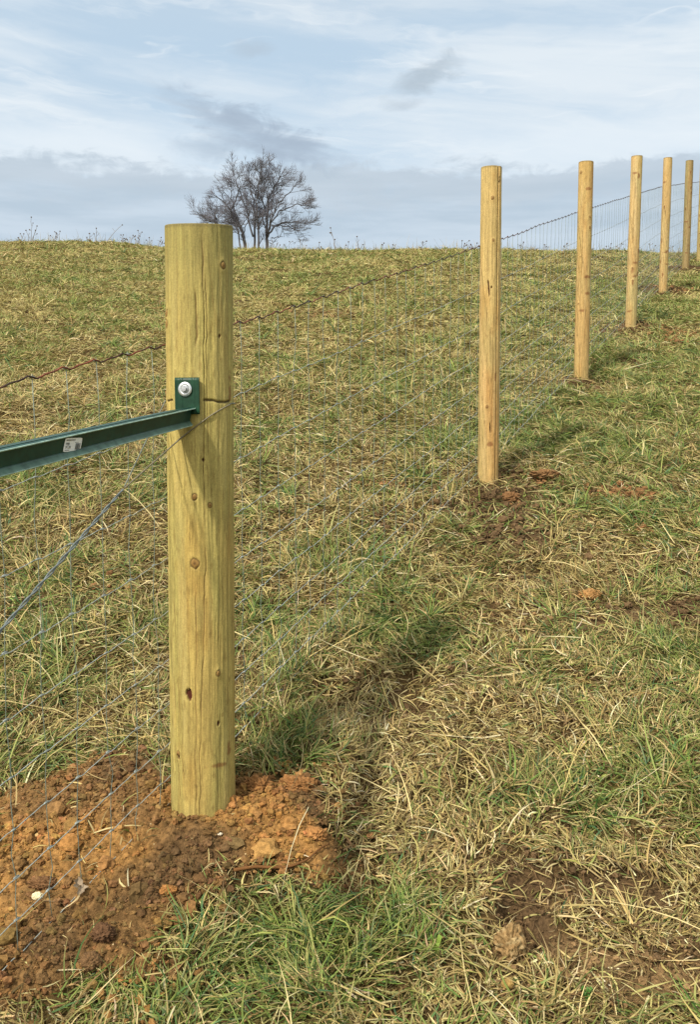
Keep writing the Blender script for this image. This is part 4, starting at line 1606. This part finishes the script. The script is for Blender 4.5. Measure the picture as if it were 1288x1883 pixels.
weed(193, [(42, 28)], "dry weed stalk leaning right on the skyline left of the thick post")
weed(618, [(54, -9), (30, -3)], "tall thin dry stalk on the skyline to the right of the bare tree")
weed(660, [(32, -3), (16, 8)], "thin forked dry stalk on the skyline midway between tree and grooved post")
weed(58, [(54, 2), (26, -8), (34, 13), (24, 11)], "dry weed clump with the tallest thin stems near the photo's left edge")
for px, tops in ((100, [(22, 2), (26, 8), (14, -4)]), (36, [(20, 6), (12, -4)]), (178, [(30, 1), (18, -4)]), (165, [(18, 2), (12, -6)]),
                 (240, [(24, 2), (14, -8)]), (254, [(34, 1), (20, 5), (16, -6)]), (272, [(20, 3), (14, -2)]), (290, [(24, 4), (12, 8)]), (222, [(22, 3), (12, -3)]),
                 (505, [(16, 4), (22, -5), (12, 10)]), (530, [(20, 3), (12, -6)]), (560, [(14, 3), (16, -5)]), (586, [(18, 2), (10, 5)]),
                 (640, [(16, -3), (20, 2)]), (700, [(14, 4), (18, 6)]), (722, [(14, 1), (8, 4)]), (776, [(16, 1)]), (850, [(14, 5), (18, -2), (22, 12)]), (870, [(16, 8), (12, -4)]),
                 (960, [(20, 3), (14, -3)]), (1000, [(16, 2), (12, 6)]), (1040, [(14, -2), (18, 3)]), (1120, [(16, 3), (12, -3)]), (1140, [(18, 3)]), (1200, [(20, -4), (14, 4)]), (1236, [(16, 2)])):
    weed(px, tops, "low thin dry weed with small seed heads on the grassy skyline", "dry weeds along the hill crest")

# fine dead grass stalks along the skyline (uncountable)
n = 900
cpx = rng.uniform(-60, 1340, n)
pts = np.array([crest_point(q)[0] for q in cpx])
c = np.array([lin(150, 132, 86), lin(128, 116, 78), lin(170, 152, 104)])[rng.integers(0, 3, n)]
blades("skyline_grass", pts[:, 0], pts[:, 1] + rng.normal(0, 0.6, n), rng.gamma(3, 0.035, n) + 0.05, rng.uniform(0.004, 0.008, n), rng.uniform(0, 6.28, n),
       rng.normal(1.25, 0.2, n), rng.uniform(-0.2, 0.5, n), rng.normal(0, 0.3, n), c, c, 3)

# ------------------------------------------------------------------ single clods, stones, leaf, twig, clover
iv3, it3 = icosphere(4)


def lump(name, px, py, size, colour, label, category, rough=0.25, mat=M_CLOD, sink=0.3, freq=3.0, seed=0, group=None, bits=None):
    gp = gxy(px, py)
    z = float(surface(np.array([gp[0]]), np.array([gp[1]]))[0])
    a = fbm(iv3[:, 0] * freq + 3 + seed, iv3[:, 1] * freq + iv3[:, 2] * freq * 0.7, 600 + seed, 4)
    b = np.abs(fbm(iv3[:, 2] * freq * 2 + 9, iv3[:, 0] * freq * 2 + iv3[:, 1] * 1.3, 620 + seed, 3) - 0.5) * 2
    v = iv3 * (1 + rough * (a - 0.5) * 2 - rough * 0.8 * (1 - b) ** 4)[:, None] * np.array(size)
    cv = np.array(colour) * (0.8 + 0.45 * fbm(iv3[:, 0] * 5, iv3[:, 1] * 5 + iv3[:, 2] * 4, 640 + seed, 3))[:, None]
    if bits is not None:
        f = sstep(fbm(iv3[:, 0] * 4 + 1, iv3[:, 2] * 4 + iv3[:, 1] * 3, 660 + seed, 2), 0.5, 0.62)[:, None]
        cv = cv * (1 - f) + np.array(bits) * f
    o_ = link(name, mesh_np(name, v, None, it3, cv), mat)
    o_.location = (gp[0], gp[1], z + size[2] * (1 - 2 * sink))
    o_["label"], o_["category"] = label, category
    if group:
        o_["group"] = group
    return o_


lump("clay_clod", 938, 1742, (0.036, 0.03, 0.046), lin(138, 112, 74), "knobbly tan clay clod beside the small dark hole in the grass", "clod", 0.40, seed=21, freq=1.9, sink=0.38, bits=lin(160, 138, 98))
lump("clay_clod", 310, 1662, (0.022, 0.016, 0.013), lin(158, 112, 64), "bright orange clay clod at the front foot of the soil mound", "clod", 0.3, seed=2)
lump("clay_clod", 168, 1790, (0.024, 0.022, 0.021), lin(110, 84, 56), "rounded grey brown clod low on the mound near the bottom left corner", "clod", 0.25, seed=3)
lump("clay_clod", 545, 1468, (0.058, 0.03, 0.026), lin(140, 100, 60), "long orange clod on top of the mound right of the thick post", "clod", 0.42, seed=4, freq=2.5)
lump("clay_clod", 478, 1478, (0.042, 0.032, 0.026), lin(136, 97, 58), "orange clod against the mound between thick post and the long clod", "clod", 0.42, seed=5, freq=3)
lump("clay_clod", 580, 1562, (0.036, 0.024, 0.02), lin(158, 114, 68), "light orange clod at the right edge of the soil mound", "clod", 0.4, seed=6, freq=3)
lump("clay_clod", 360, 1487, (0.015, 0.014, 0.015), lin(112, 72, 40), "small round brown clod lying right against the thick post's foot", "clod", 0.25, seed=7)
lump("clay_clod", 80, 1660, (0.036, 0.02, 0.014), lin(112, 82, 54), "flat brown clod above the white stone on the mound", "clod", 0.3, seed=8)
lump("clay_clod", 192, 1752, (0.028, 0.024, 0.022), lin(98, 72, 50), "dark red brown clod low on the mound, above the rounded grey one", "clod", 0.35, seed=9)
lump("clay_clod", 622, 1500, (0.010, 0.009, 0.010), lin(170, 128, 78), "small tan clod lying in the grass just right of the mound", "clod", 0.25, seed=10)
lump("clay_clod", 940, 921, (0.05, 0.045, 0.03), lin(124, 92, 60), "orange clod on the bare ground below the grooved post", "clod", 0.35, seed=11)
lump("clay_clod", 1004, 884, (0.075, 0.06, 0.03), lin(124, 94, 62), "wide orange clod right of the grooved post's foot", "clod", 0.4, seed=12)
lump("clay_clod", 1086, 1094, (0.045, 0.035, 0.025), lin(160, 122, 76), "tan clod in the middle of the grass on the right", "clod", 0.3, seed=13)
lump("stone", 70, 1684, (0.014, 0.010, 0.010), lin(214, 200, 160), "white stone lying on the soil mound beneath the wires", "stone", 0.2, M_STONE, seed=14, sink=0.25)
lump("stone", 69, 1563, (0.0075, 0.006, 0.006), lin(200, 168, 112), "small cream pebble on the upper left of the soil mound", "stone", 0.15, M_STONE, seed=15, sink=0.2)
lump("stone", 405, 1571, (0.007, 0.005, 0.004), lin(216, 204, 176), "small white chip of stone on the mound below the thick post", "stone", 0.2, M_STONE, seed=16, sink=0.2)
lump("stone", 934, 1812, (0.014, 0.012, 0.011), lin(150, 122, 70), "small yellowish pebble among straw under the knobbly clay clod", "stone", 0.15, M_STONE, seed=17, sink=0.25)

# dead leaf on the soil
gp = gxy(146, 1672)
lz = float(surface(np.array([gp[0]]), np.array([gp[1]]))[0])
na, nb = 15, 7
lv = []
for a in range(na):
    t = a / (na - 1)
    wdt = 0.013 * math.sin(math.pi * min(1, t * 0.96 + 0.03)) * (1 + 0.35 * math.sin(t * 17))
    for b in range(nb):
        s_ = b / (nb - 1) * 2 - 1
        lv.append((wdt * s_ + 0.004 * math.sin(t * 5), (t - 0.5) * 0.042, 0.008 * s_ * s_ + 0.004 * math.sin(t * 6 + s_) + 0.006 + 0.010 * t))
q = [[a * nb + b, a * nb + b + 1, (a + 1) * nb + b + 1, (a + 1) * nb + b] for a in range(na - 1) for b in range(nb - 1)]
lf = link("dead_leaf", mesh_np("dead_leaf", np.array(lv), q, cols=np.tile(lin(150, 134, 112), (len(lv), 1))), M_DRY)
lf.location, lf.rotation_euler = (gp[0], gp[1], lz), (0.5, 0.1, 0.3)
lf["label"], lf["category"] = "curled grey brown dead leaf on the soil mound beside the white stone", "leaf"

# thin root lying along the mound's edge
pts = []
for px, py in ((430, 1625), (470, 1622), (500, 1624), (535, 1622), (565, 1606), (590, 1588), (606, 1574)):
    g_ = gxy(px, py)
    pts.append([g_[0], g_[1], float(surface(np.array([g_[0]]), np.array([g_[1]]))[0]) + 0.012])
pts = np.array(pts)
tt = np.linspace(0, 1, 40)
Q = np.stack([np.interp(tt, np.linspace(0, 1, len(pts)), pts[:, c]) for c in range(3)], -1)
for _ in range(4):
    Q[1:-1] = (Q[:-2] + 2 * Q[1:-1] + Q[2:]) / 4
base = Q[20].copy()
mb = Mesh()
mb.tube(Q - base, np.linspace(0.0045, 0.002, 40), 6, lin(112, 78, 46))
rtw = link("dry_root", mb.mesh("dry_root"), M_BARK)
rtw.location = base
rtw["label"], rtw["category"] = "thin curved brown root lying along the front edge of the soil mound", "root"


def leaf_plant(name, px, py, leaves, size, label, category, colour):
    g_ = gxy(px, py)
    z = float(surface(np.array([g_[0]]), np.array([g_[1]]))[0])
    root = thing(name, (g_[0], g_[1], z), label, category)
    for k in range(leaves):
        a = k * 2 * math.pi / leaves + 0.4 + rw.normal(0, 0.2)
        r_ = size * rw.uniform(0.8, 1.1)
        h_ = 0.02 + 0.012 * rw.random()
        v, q = [], []
        for i_ in range(9):
            t = i_ / 8
            wdt = r_ * 0.42 * math.sin(math.pi * (0.06 + 0.9 * t)) ** 0.7
            for s_ in (-1, -0.5, 0, 0.5, 1):
                l_ = r_ * (0.25 + t)
                v.append((math.cos(a) * l_ - math.sin(a) * wdt * s_, math.sin(a) * l_ + math.cos(a) * wdt * s_, h_ * math.sin(t * 2.2) + 0.010 + 0.1 * wdt * abs(s_)))
        q = [[i_ * 5 + b, i_ * 5 + b + 1, (i_ + 1) * 5 + b + 1, (i_ + 1) * 5 + b] for i_ in range(8) for b in range(4)]
        v = np.array(v) + np.array([g_[0], g_[1], z])
        link("leaf", mesh_np("leaf", v, q, cols=np.tile(colour, (len(v), 1)) * rw.uniform(0.85, 1.15)), M_GRASS, root)
    mb = Mesh()
    mb.tube(np.array([[g_[0], g_[1], z - 0.01], [g_[0], g_[1], z + 0.012]]), 0.0015, 5, colour * 0.8)
    link("stem", mb.mesh("stem"), M_GRASS, root)


leaf_plant("weed_seedling", 1080, 1845, 7, 0.011, "small bright green leafy seedling near the bottom right corner", "seedling", lin(74, 112, 48))
leaf_plant("clover_plant", 802, 1748, 3, 0.015, "pale green clover leaves in the straw left of the clay clod", "clover", lin(128, 152, 66))
